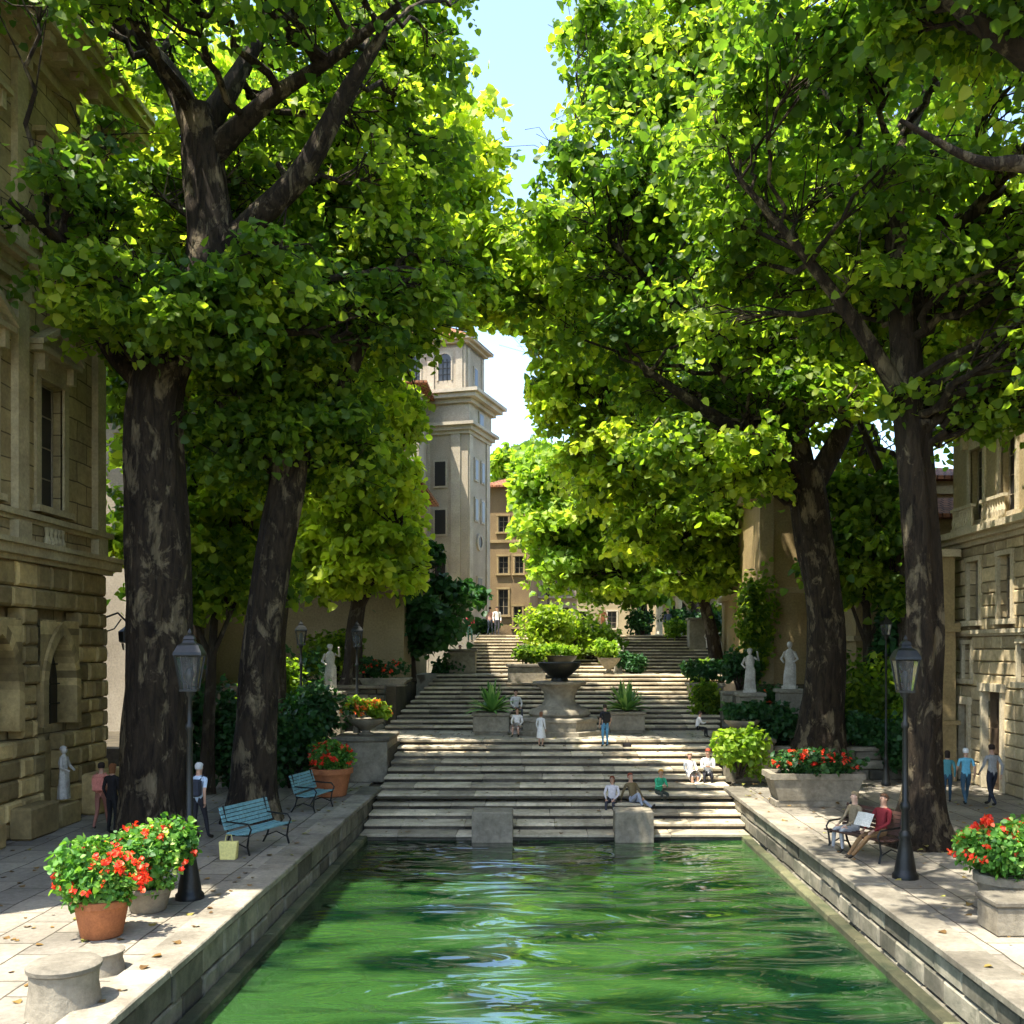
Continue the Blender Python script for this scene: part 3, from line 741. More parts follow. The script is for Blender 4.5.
# bell tower
def tower():
    p = at(468, 620, 70)
    root = thing('bell_tower', (p[0], 70, Z3-.3), 'tall pale stone tower with heavy cornices and a tiled roof above the stairs', 'tower', R(-16))
    W, D = 9.0, 4.6
    z1, z2, z3 = 14.6, 17.6, 21.2
    def box(m, x0, y0, a, x1, y1, b): m.box(x0, y0, a, x1, y1, b, 0, .5)
    m = MB(); box(m, -W, 0, 0, 0, D, z1); m.build('shaft', M_TOWER, root)
    for x in (-.9, -3.2, -5.6): m = MB(); box(m, x-.35, -.1, .5, x+.35, .002, z1-.01); m.build('pilaster', M_TOWERT, root)
    for y in (.45, D-.45): m = MB(); box(m, -.002, y-.35, .5, .1, y+.35, z1-.01); m.build('pilaster', M_TOWERT, root)
    m = MB()
    for (z, h, q) in ((z1, .25, .15), (z1+.25, .3, .35), (z1+.55, .22, .6), (z1+.77, 1.35, .12), (z1+2.12, .3, .4), (z1+2.42, .3, .8), (z1+2.72, .24, 1.05)): m.box(-W-q, -q, z, q, D+q, z+h-.003)
    m.build('cornice', M_TOWERT, root)
    m = MB(); box(m, -W+.3, .3, z1+2.95, -.3, D-.3, z3); m.build('belfry', M_TOWER, root)
    for x in (-.75, -2.9): m = MB(); box(m, x-.25, .2, z1+2.96, x+.25, .302, z3-.4); m.build('belfry_pilaster', M_TOWERT, root)
    for y in (.8, D-.8): m = MB(); box(m, -.302, y-.22, z1+2.96, -.2, y+.22, z3-.4); m.build('belfry_pilaster', M_TOWERT, root)
    m = MB()
    for (z, h, q) in ((z3-.4, .25, .0), (z3-.15, .2, .25), (z3+.05, .18, .55)): m.box(-W+.3-q, .3-q, z, -.3+q, D-.3+q, z+h-.003)
    m.build('roof_cornice', M_TOWERT, root)
    m = MB(); a = (-W-.3, -.3, .3, D+.3); zz = z3+.23; m.add([(a[0], a[1], zz), (a[2], a[1], zz), (a[2], a[3], zz), (a[0], a[3], zz), (-W+2, D/2, zz+1.5), (-2.2, D/2, zz+1.5)], [(0,1,5,4),(1,2,5),(2,3,4,5),(3,0,4),(3,2,1,0)]); m.build('roof', M_ROOF, root)
    arch_window(root, -1.85, z1+3.9, .95, 1.9, y=.298, band=.12, depth=.02, mat=M_TOWERT, pointed=False, proud=.07)
    arch_window(root, -4.2, z1+3.9, .95, 1.9, y=.298, band=.12, depth=.02, mat=M_TOWERT, pointed=False, proud=.07)
    for x, z, w, h in ((-2.05, 11.0, .8, 1.7), (-2.05, 7.6, .8, 1.7), (-4.4, 11, .8, 1.7), (-4.4, 7.6, .8, 1.7), (-2.05, 4.2, .8, 1.6)):
        m = MB(); m.box(x-w/2-.13, -.09, z-.13, x+w/2+.13, .004, z+h+.15); o = m.build('window', M_TOWERT, root); m = MB(); m.box(x-w/2, -.11, z, x+w/2, -.088, z+h); m.build('pane', M_PANE, o)
    # windows of the street side, one with an oval above a door
    for y, z, w, h in ((1.6, 11.6, .55, 1.4), (3.0, 11.6, .55, 1.4), (1.6, 8.7, .55, 1.5), (3.0, 8.7, .55, 1.5), (2.3, 15.6, .8, .8), (2.3, 2.4, .9, 2.2), (2.3, 18.5, .6, 1.2)):
        xx = 0 if z < 15 else (.12 if z < 17 else -.3)
        m = MB(); m.box(xx, y-w/2-.12, z-.12, xx+.09, y+w/2+.12, z+h+.15); o = m.build('window', M_TOWERT, root); m = MB(); m.box(xx+.088, y-w/2, z, xx+.11, y+w/2, z+h); m.build('pane', M_PANE, o)
    m = MB(); o = len(m.v); m.lathe([(.62, 0), (.62, .12), (.4, .14), (.4, .1)], n=20, cap=False); m.v = [(v[2]+.0, v[0]+2.3, v[1]+7.2) for v in m.v]; ob = m.build('round_window', M_TOWERT, root)
    m = MB(); m.lathe([(.42, .05), (.42, .08)], n=20); m.v = [(v[2], v[0]+2.3, v[1]+7.2) for v in m.v]; m.build('pane', M_PANE, ob)
tower()
# houses at the end of the street
p = at(490, 640, 84)
simple_house('ochre_townhouse', 'narrow deep ochre townhouse with a tiled roof right of the tower', (p[0], 82, Z3-.2), R(-6), 3.4, 8, 12.6, M_OCHRE2, M_OCHRE,
    [(1.2, 2.2, .8, 2.1), (2.4, 1.2, .7, 1.7), (1.2, 5.6, .8, 1.4), (2.5, 5.6, .7, 1.4), (1.2, 9.0, .8, 1.3), (2.5, 9.0, .7, 1.3)], .9, bands=((8.1, .25, .15),))
p = at(521, 640, 90)
simple_house('pale_townhouse', 'pale grey townhouse with stacked balconies at the end of the street', (p[0], 88, Z3-.2), R(6), 5, 8, 13.2, M_TOWER, M_TOWERT,
    [(x, z, .75, 1.5) for x in (.9, 2.4, 3.9) for z in (1.6, 4.6, 7.6, 10.4)], .9, bands=((3.9, .18, .4), (6.9, .18, .4), (9.8, .18, .4)))
simple_house('street_end_house', 'sand coloured house closing the street behind the trees', (2.2, 100, Z3-.2), 0, 16, 8, 11, M_SAND, M_CREAMT,
    [(x, z, .9, 1.7) for x in range(2, 15, 3) for z in (1.5, 5, 8)], 1.2)
simple_house('garden_house', 'sand coloured house front half hidden behind the left stair trees', (-14.5, 44.8, 2.6), 0, 8.4, 9, 9.6, M_SAND, M_CREAMT,
    [(x, z, .9, 1.7) for x in (1.2, 3.6, 6.6) for z in (4.9, 7.4)] , 1.2)
simple_house('tall_side_house', 'tall grey plaster house behind the palace and the big left tree', (-22, 40.5, 0), 0, 7.2, 9, 15, M_TOWER, M_TOWERT,
    [(x, z, .9, 1.8) for x in (1.4, 3.6, 5.8) for z in (1.6, 5, 8.4, 11.6)], 1.2)
simple_house('tall_pink_house', 'tall pale house beside the tower behind the left crowns', (-17, 66, 4.9), 0, 9, 9, 17, M_TOWER, M_TOWERT,
    [(x, z, .9, 1.8) for x in (1.4, 4, 6.6) for z in (1.6, 5, 8.4, 11.6, 14)], 1.2)
simple_house('ochre_villa', 'broad ochre house with pilasters behind the right trees', (9.6, 43.8, 2.6), 0, 12, 9, 9.2, M_OCHRE, M_SAND,
    [(x, z, 1.0, 1.9) for x in (5.2, 8.4, 11.0) for z in (1.6, 5.6)], 1.2, bands=((4.3, .25, .18), (8.6, .35, .3)),
    extras=lambda r: [ (lambda m: (m.box(x-.3, -.16, 0, x+.3, .05, 8.59), m.build('pilaster', M_SAND, r)))(MB()) for x in (.3, 3.2, 6.8, 9.7)])
simple_house('villa_wing', 'plain ochre wall wing standing between the two right tree trunks', (12.2, 38.6, .85), 0, 9.5, 5, 8.6, M_OCHRE, M_SAND,
    [(4.2, 4.6, .9, 1.8), (7.0, 4.6, .9, 1.8)], 1.0, bands=((3.9, .2, .12),))
# colonnade at the top right of the stairs
def colonnade():
    p = at(655, 630, 72)
    root = thing('colonnade', (p[0], 72, Z3), 'pale arcade of columns and small doorways across the upper square', 'arcade', R(-8))
    W = 12; m = MB(); m.box(0, 1.6, 0, W, 9, 7.2, 0, .5); m.box(-.2, -.3, 4.4, W+.2, 1.6, 5.3); m.box(-.4, -.5, 5.302, W+.4, 1.6, 5.6); m.build('wall', M_SAND, root)
    m = MB(); m.box(-.5, -.6, 7.2, W+.5, 9.4, 7.5); m.build('roof', M_ROOF, root)
    for k in range(9):
        m = MB(); x = .3+k*1.4; m.lathe([(.34, 0), (.34, .2), (.25, .3), (.22, 3.9), (.3, 4.1), (.34, 4.2), (.34, 4.4)], x, 0, 12); m.build('column', M_CREAMT, root, smooth=True)
    for k in range(4):
        arch_window(root, 1.7+k*2.8, .1, 1.1, 2.6, y=1.55, band=.15, depth=.03, mat=M_CREAMT, pointed=False, name='doorway')
colonnade()

# ================================================================== TREES
def lim_left(x, y, z, r):
    k = (z-CAMZ)/y
    if y < 33:
        e = -1.6 if k > .49 else (-.7 if k > .33 else -3.0)
        if y < 24.4 and -9.3 < x < -3.4 and 12.6 < z < 17.8 and abs(z - 12.9 - (x+7.9)*1.05) < 1.2: return False   # the bare fork of the great limb
        if y < 23.6 and abs(x+7.7) < .9 and z > 13.2 and z < 17.0: return False
    else: e = -1.1 if z > 16.2 else -4.7
    if z < 11.3 and y < 27 and x < -9.0: return False
    if 13.9 < z < 17.4 and y < 24.5 and x < -9.4: return False      # open side next to the palace
    return x + r*.6 < e
def lim_right(x, y, z, r):
    k = (z-CAMZ)/y
    if k > .50: e = .012*y
    elif k > .43: e = -.03*y
    elif k > .32: e = -.055*y
    elif k > .2: e = -.012*y
    elif k > .10: e = -.03*y if y > 55 else 0
    else: e = -.018*y if y > 55 else .015*y
    if y > 60 and k > .205: return False
    if y < 33.6 and 3.0 < x < 9.4 and abs(z - 10.5 - (8.9-x)*.52) < .65: return False     # the long bare limb over the steps
    if y < 34.2 and 8.3 < x < 11 and z < 11.4 and y > 26: return False
    return x - r*.6 > e
# A: the great tree on the left pavement
A = lambda px, py, r, Y=23.4: (*at(px, py, Y), r)
tree('plane_tree', 'huge dark trunked plane tree beside the palace, nearest on the left', [(-8.96, 23.4, -.05, .86), A(157, 760, .78), A(158, 650, .74), A(157, 520, .68), A(155, 400, .62), A(178, 330, .56), A(210, 255, .52), A(205, 170, .46), A(198, 110, .40)],
     [[A(212, 265, .34), A(250, 225, .30, 23.2), A(300, 175, .26, 22.9), A(345, 95, .19, 22.4), A(385, 30, .10, 22)],
      [A(203, 150, .34), A(170, 75, .26, 23.5), A(115, 20, .16, 23), A(60, -20, .08, 22)],
      [A(203, 130, .30), A(235, 80, .22, 23.8), A(270, 20, .12, 24.5)],
      [A(205, 160, .3), A(270, 100, .19, 23), A(330, 60, .14, 22.5), A(400, 5, .08, 21.5)],
      [A(170, 350, .3), A(120, 290, .2, 22.5), A(60, 240, .12, 21.5), A(10, 200, .07, 20.5)],
      [A(160, 400, .3), A(110, 350, .2, 24), A(80, 290, .12, 25)]],
     [((-3.2, 25.5, 20.2), (1.8, 2.4, 2.2), 10, 1.0), ((-8.2, 23.6, 18.4), (6.2, 5.6, 5.2), 50, 1.5), ((-9.2, 22.5, 13.4), (4.4, 3.6, 2.2), 19, 1.2), ((-5.2, 24.5, 13.5), (3, 3, 2.6), 11, 1.1), ((-8.2, 21.9, 11.9), (2.1, .7, 1.0), 16, .85)],
     LF_MID, .195, 11, flare=.2, lim=lim_left, group='plane trees lining the pool', bright=.52)
Bt = lambda px, py, r, Y=25.9: (*at(px, py, Y), r)
tree('plane_tree', 'slimmer leaning plane tree beside the teal bench on the left', [(-7.45, 25.9, -.05, .66), Bt(256, 740, .56), Bt(262, 640, .50), Bt(272, 560, .46), Bt(286, 490, .44), Bt(290, 450, .42)],
     [[Bt(288, 470, .32), Bt(272, 400, .26), Bt(255, 320, .18, 26.3), Bt(250, 230, .1, 27)],
      [Bt(292, 460, .30), Bt(335, 405, .22, 25.6), Bt(365, 340, .15, 25.2), Bt(400, 260, .08, 25)],
      [Bt(290, 450, .28), Bt(305, 370, .2, 26.6), Bt(320, 280, .12, 27.5)],
      [Bt(288, 480, .22), Bt(250, 440, .14, 25.2), Bt(215, 400, .08, 24.6)]],
     [((-6.4, 27.4, 14.2), (4.6, 4.6, 4.2), 38, 1.35), ((-7.0, 26.2, 9.9), (2.8, 2.4, 1.5), 15, 1.0), ((-6.4, 25.0, 10.6), (1.7, .6, .9), 9, .8), ((-4.6, 28.5, 16.5), (2.8, 3.5, 3.0), 18, 1.1)],
     LF_MID, .195, 23, lim=lim_left, group='plane trees lining the pool', bright=.5)
C_ = lambda px, py, r, Y=34: (*at(px, py, Y), r)
tree('plane_tree', 'forked plane tree behind the red flower trough on the right', [(9.5, 34, .7, .85), C_(824, 680, .68), C_(824, 600, .62), C_(812, 520, .66), C_(805, 465, .62)],
     [[C_(800, 475, .42), C_(770, 440, .34, 33.5), C_(735, 428, .24, 33), C_(690, 400, .17, 32.5), C_(640, 365, .09, 32)],
      [C_(815, 480, .42), C_(845, 425, .32, 34), C_(862, 380, .24, 34), C_(880, 290, .13, 34)],
      [C_(803, 470, .4), C_(785, 380, .3, 34.5), C_(770, 280, .2, 35), C_(740, 180, .1, 35.5)],
      [C_(760, 436, .22, 33.4), C_(720, 370, .16, 33), C_(665, 300, .1, 32.5), C_(610, 240, .06, 32)]],
     [((5.4, 36, 25.5), (4, 3.5, 2.8), 18, 1.5), ((8.2, 34, 17.6), (6.8, 6.0, 7.4), 66, 1.7), ((7.2, 32.2, 11.2), (4.4, 3.0, 2.2), 22, 1.3), ((2.4, 34.5, 20), (4.6, 4.5, 6.0), 54, 1.5)],
     LF_MID, .235, 37, lim=lim_right, group='plane trees lining the pool', bright=.5)
D_ = lambda px, py, r, Y=22.6: (*at(px, py, Y), r)
tree('plane_tree', 'straight plane tree beside the black lamp on the right pavement', [(8.62, 22.6, -.05, .64), D_(924, 770, .43), D_(924, 680, .41), D_(923, 600, .39), D_(918, 500, .37), D_(910, 400, .36), D_(900, 280, .30), D_(890, 150, .22)],
     [[D_(915, 420, .22), D_(860, 330, .16, 22.2), D_(800, 250, .1, 21.8), D_(740, 180, .06, 21.5)],
      [D_(905, 320, .2), D_(950, 240, .15, 22), D_(1010, 170, .1, 21.5)],
      [D_(895, 220, .2), D_(840, 120, .13, 22.8), D_(780, 40, .08, 23)],
      [D_(893, 170, .18), D_(930, 80, .12, 22.8), D_(960, 10, .07, 23)]],
     [((9.9, 22.0, 9.9), (1.5, 1.0, .8), 8, .75), ((8.8, 22.8, 16.6), (5.4, 4.6, 5.2), 58, 1.4), ((9.8, 22.0, 11.3), (3.2, 2.6, 1.9), 16, 1.1), ((6.2, 24, 13.4), (2.8, 3, 2.2), 14, 1.15)],
     LF_MID, .195, 41, lim=lim_right, group='plane trees lining the pool', bright=.48)
# tree outside the frame on the right whose limb reaches in at the top corner
E_ = lambda px, py, r, Y=14: (*at(px, py, Y), r)
tree('plane_tree', 'overhanging plane tree whose dark limbs reach in at the top right corner', [(11.5, 13.5, -.05, .7), (11.4, 13.5, 5, .5), (11.2, 13.6, 10, .42), (10.8, 13.8, 13, .32)],
     [[(11.1, 13.7, 10.8, .26), E_(1090, 90, .20), E_(1010, 45, .15), E_(955, 5, .11), E_(900, -40, .06)],
      [(11.2, 13.7, 9.8, .22), E_(1120, 190, .17), E_(1030, 165, .12), E_(975, 160, .07), E_(900, 120, .03)],
      [(11, 13.7, 11.5, .22), E_(1060, -60, .15), E_(960, -160, .08)]],
     [((8.6, 14.2, 14.6), (2.9, 2.6, 1.7), 30, .9), ((6.6, 14.2, 13.6), (1.6, 1.6, .8), 6, .7), ((2.6, 15.6, 17.2), (3.8, 4.4, 2.0), 26, .9)],  # last group: unseen crown added over the pool to shade the right pavement
     LF_MID, .16, 53, lim=lambda x, y, z, r: (x - r > .30*y and z > 11.0 and not (x < .42*y and z < CAMZ+.53*y)) or (z - r > CAMZ+.70*y and x > 0), group='plane trees lining the pool', bright=.45)
# trees further up
G_ = lambda px, py, r, Y: (*at(px, py, Y), r)
tree('stair_tree', 'bright green tree left of the middle steps in front of the sand coloured house', [(-7.8, 41.5, 2.8, .42), (-7.7, 41.5, 5, .32), (-7.4, 41.6, 7.5, .26), (-7.2, 41.6, 10, .18)],
     [[(-7.6, 41.5, 6, .2), (-6.4, 41, 8, .12), (-5.6, 40.6, 9.6, .06)], [(-7.5, 41.6, 7, .18), (-8.8, 41.5, 9.5, .1), (-9.8, 41, 11, .05)]],
     [((-7.4, 41, 11.6), (4.0, 3.4, 4.6), 70, 1.15), ((-7.2, 40, 8.0), (3.2, 1.5, 1.5), 18, .9), ((-8.8, 40.4, 8.4), (2.4, 2.2, 1.6), 12, .9)], LF_LIME, .29, 61, nspray=10, nleaf=30, lim=lim_left, bmat=M_BARK2, bright=.78)
tree('stair_tree', 'tall leafy tree rising behind the left stair terrace', [(-9.5, 35.4, 1.0, .45), (-9.3, 35.5, 6, .36), (-8.6, 35.6, 12, .28), (-7.8, 35.6, 17, .2)],
     [[(-8.8, 35.6, 11, .2), (-6.6, 35.4, 15, .12), (-5.2, 35, 18.5, .06)], [(-8.5, 35.6, 12.5, .2), (-10.5, 36, 17, .1)]],
     [((-3.4, 36, 20.0), (2.4, 3, 5.2), 28, 1.35), ((-6.6, 36.5, 19.0), (4.8, 4.4, 5.6), 46, 1.6)], LF_LIME, .29, 67, nspray=10, nleaf=30, lim=lim_left, bmat=M_BARK2, bright=.75)
tree('dark_tree', 'small dark evergreen tree beside the grey pedestal left of the upper steps', [(-6.1, 47.6, 2.8, .2), (-6.1, 47.6, 5, .16), (-6.0, 47.6, 8, .1)], [[(-6.1, 47.6, 5, .1), (-5.2, 47.3, 7.2, .05)]],
     [((-5.9, 47.4, 7.0), (2.0, 1.8, 3.3), 36, .9)], LF_DARK, .3, 71, nspray=9, nleaf=26, bmat=M_BARK2)
tree('small_palm', 'low dark spiky palm in front of the foot of the tower', [(-4.9, 60.5, Z3, .18), (-4.9, 60.5, 6.4, .15), (-4.85, 60.5, 7.2, .13)], [[(-4.85, 60.5, 6.8, .08), (-4.6, 60.4, 7.4, .05)]],
     [((-4.9, 60.4, 7.6), (1.1, 1.1, .7), 10, .6)], LF_DARK, .34, 73, nspray=8, nleaf=16, bmat=M_BARK2)
tree('avenue_tree', 'leaning tree beside the right edge of the upper steps', [(9.3, 52, 2.8, .42), (9.0, 52, 5, .34), (8.2, 52, 8, .28), (7.2, 52, 11, .2)],
     [[(8.6, 52, 7, .2), (10, 52, 11, .1)], [(8, 52, 8.6, .2), (5.5, 51.6, 12, .1), (4.4, 51, 14.5, .05)]],
     [((7.0, 51, 15.5), (6.2, 4.6, 5.8), 60, 1.7), ((7.4, 50, 10.2), (3.8, 2.4, 1.8), 16, 1.2), ((1.6, 50, 22.5), (5.2, 4.0, 4.6), 52, 1.6), ((7.5, 49.5, 8.4), (3.2, 1.5, 1.2), 12, .9), ((2.4, 50, 17.2), (2.6, 2, 2.6), 16, 1.2)], LF_LIME, .34, 79, nspray=10, nleaf=30, lim=lim_right, bmat=M_BARK2, bright=.40)
tree('avenue_tree', 'lime green sunlit tree in the middle right of the upper square', [(6.6, 64, Z3, .36), (6.4, 64, 8.5, .28), (5.6, 64, 12, .2)],
     [[(6.2, 64, 9, .18), (4, 63.6, 13, .1), (2.6, 63, 15, .05)], [(6.1, 64, 9.5, .16), (8, 64, 13, .1)]],
     [((3.6, 63.6, 14.4), (5.4, 4.2, 5.6), 66, 1.6), ((1.2, 62.5, 10.5), (2.6, 2.4, 2.2), 14, 1.2), ((4.6, 62, 9.2), (4.6, 2, 2.2), 24, 1.1)], LF_YEL, .38, 83, nspray=10, nleaf=28, lim=lim_right, bmat=M_BARK2, bright=.45)
tree('avenue_tree', 'lime green tree with twin trunks beside the pale colonnade', [(10.4, 66, Z3, .34), (10.0, 66, 8.5, .26), (9.2, 66, 12, .2)],
     [[(10.1, 66, 8, .18), (11.5, 66, 13, .1)], [(9.8, 66, 9.5, .16), (8, 66, 14, .1)]],
     [((9.4, 66, 16), (4.6, 4.2, 5.2), 34, 1.7)], LF_LIME, .44, 89, nspray=9, nleaf=28, lim=lim_right, bmat=M_BARK2, bright=.45)
tree('distant_tree', 'rounded green treetop seen beyond the roofs under the sky gap', [(-2.2, 118, Z3, .5), (-2.2, 118, 15, .4), (-2, 118, 22, .2)], [[(-2.2, 118, 14, .2), (0, 118, 20, .1)]],
     [((-1.6, 118, 23.5), (5.5, 4, 5.2), 36, 2.2)], LF_LIME, .7, 97, nspray=9, nleaf=24, bmat=M_BARK2, twig=False, bright=.3)
tree('far_right_tree', 'dense green tree filling the space above the cream house', [(13.1, 35.4, 0, .34), (13.1, 35.8, 7, .28), (13.4, 37, 12, .2)], [[(13.1, 36, 9, .2), (11.5, 37.5, 14, .1)], [(13.2, 36, 9.5, .2), (15, 37.5, 14, .1)]],
     [((14.5, 40, 20), (8, 3.5, 9.5), 64, 2.0)], LF_MID, .32, 101, nspray=10, nleaf=28, lim=lim_right, bmat=M_BARK2, bright=.5)

tree('background_tree', 'big pale green tree seen through the crown of the huge left tree', [(-13.5, 38.6, 1, .5), (-13.6, 38.8, 9, .4), (-14.5, 39.5, 16, .28)], [[(-13.8, 39, 12, .2), (-11, 39, 18, .1)], [(-14, 39, 12.5, .2), (-18, 39, 19, .1)]],
     [((-15.0, 40, 21), (6.5, 3.5, 8.5), 56, 2.0)], LF_LIME, .42, 121, nspray=10, nleaf=30, bmat=M_BARK2, bright=.7, twig=False)
tree('young_tree', 'young leafy tree filling the gap between the two left trunks', [(-10.2, 30.6, 0, .2), (-10.1, 30.6, 3, .16), (-9.9, 30.6, 6.5, .1)], [[(-10.1, 30.6, 4, .09), (-9.2, 30.4, 6, .05)], [(-10.1, 30.6, 4.2, .09), (-11, 30.4, 6.5, .05)]],
     [((-9.9, 30.5, 7.6), (2.0, 1.6, 3.2), 34, .95), ((-12.2, 30.6, 9.5), (1.3, .9, 4), 14, .9)], LF_MID, .25, 111, nspray=10, nleaf=26, bmat=M_BARK2, bright=.62)
tree('young_tree', 'young leafy tree between the forked and the straight right trunks', [(12.0, 36.6, .9, .2), (12.0, 36.6, 4, .16), (11.9, 36.6, 7, .1)], [[(12, 36.6, 4.4, .09), (11, 36.4, 7, .05)], [(12, 36.6, 4.6, .09), (13, 36.4, 7, .05)]],
     [((12.0, 36.4, 8.0), (1.9, 1.5, 3.0), 30, .95)], LF_MID, .28, 113, nspray=10, nleaf=26, bmat=M_BARK2, bright=.5)
# ---- shrubs
SH = [  # label, (px,py base,Y,z), radii, mat, leaf, n
 ('dark laurel bush between the two left tree trunks', (-9.6, 31.6, 0), (1.7, 1.2, 3.2), LF_DARK, .17, 2600),
 ('dark laurel bush right of the big left trunk behind the walking man', (-7.9, 31.9, 0), (1.3, 1.0, 2.5), LF_DARK, .16, 1900),
 ('tall dark ivy thicket beside the palace corner', (-11.6, 31.2, 0), (1.4, 1.3, 4.2), LF_DARK, .18, 2400),
 ('dense dark green shrub behind the second left bench', (-7.6, 34.4, 1.1), (1.5, 1.0, 2.0), LF_DARK, .15, 1700),
 ('tall leafy green shrub left of the white stair statue', (-9.7, 36.6, 1.1), (1.7, 1.3, 3.2), LF_MID, .18, 2100),
 ('green shrub mass left of the far lamp', (-9.9, 39.4, 1.1), (1.6, 1.2, 3.0), LF_DARK, .18, 1700),
 ('green shrub screen below the bright stair tree', (-8.8, 42.6, 2.9), (1.7, 1.3, 2.2), LF_MID, .2, 1500),
 ('dark shrub screen left of the upper steps', (-6.6, 47.5, 2.9), (1.3, 1.6, 2.6), LF_DARK, .2, 1500),
 ('big yellow green shrub spreading behind the fountain basin', (1.0, 52.6, 3.6), (2.7, 1.6, 3.1), LF_LIME, .21, 2600),
 ('dark green shrub under the yellow green one at the fountain', (2.6, 53.6, 3.8), (2.0, 1.3, 2.0), LF_MID, .22, 1400),
 ('round green bush on the long wall block behind the fountain', (-.7, 46.9, 3.76), (1.0, .5, .85), LF_MID, .15, 900),
 ('round clipped bush at the head of the upper steps, left of the hedge', (6.2, 60.5, Z3), (1.0, .8, 1.5), LF_DARK, .16, 900),
 ('wide low hedge bush at the head of the upper steps', (8.9, 61, Z3), (2.4, .9, 1.5), LF_DARK, .18, 1500),
 ('dark leafy shrub on the pedestal at the right of the middle steps', (7.3, 44.3, 2.96), (1.4, .9, .95), LF_DARK, .16, 1000),
 ('dark climbing shrub below the right pedestal', (8.4, 42.4, 2.7), (1.2, .8, 1.6), LF_DARK, .16, 1100),
 ('lime green leafy shrub beside the right end block', (6.45, 32.3, .25), (1.05, .8, 1.55), LF_YEL, .17, 1100),
 ('dark green shrubs behind the right end block', (8.3, 36.4, .9), (1.3, 1.0, 1.5), LF_DARK, .15, 1500),
 ('dark green shrub between the right statues and the forked tree', (7.9, 34.9, .9), (1.1, .7, 1.3), LF_DARK, .14, 1100),
 ('loose green shrub right of the forked tree trunk', (11.6, 35.2, .9), (1.5, 1.1, 3.0), LF_MID, .2, 1900),
 ('dark bush low beside the right tree trunk', (10.9, 34.4, .9), (1.5, .8, 1.3), LF_DARK, .16, 1500),
 ('tall conical green conifer in front of the ochre wall', (12.6, 36.4, .9), (1.1, 1.1, 5.4), LF_DARK, .2, 2600),
 ('yellow green shrub near the small back lamp on the right', (13.0, 34.8, .9), (1.2, .8, 2.0), LF_YEL, .18, 1100),
 ('dark shrub below the conifer beside the straight tree', (12.4, 33.2, 0), (1.3, .7, 1.9), LF_DARK, .16, 1500),
 ('climbing green vine covering the corner of the broad ochre house', (9.3, 43.1, 2.9), (1.0, .5, 4.6), LF_MID, .2, 1500),
 ('leafy shrub hanging over the steps beside the statue plinth', (6.9, 41.8, 1.6), (1.0, .8, 1.5), LF_MID, .17, 1000),
 ('dark shrub beside the tall pale pedestal', (9.9, 56.6, 5.1), (1.1, .8, 1.5), LF_DARK, .18, 900),
 ('low shrub along the foot of the tower street', (-3.4, 61, Z3), (1.2, .7, .9), LF_DARK, .18, 700),
 ('green shrub on the upper square behind the right pedestal', (11.2, 58.5, 5.0), (1.6, 1.0, 2.0), LF_MID, .2, 1100),
]
for k, (lab, loc, rad, mt, lf, n) in enumerate(SH): bush('shrub', lab, loc, rad, mt, lf, int(n*1.25), 200+k, lumps=9)

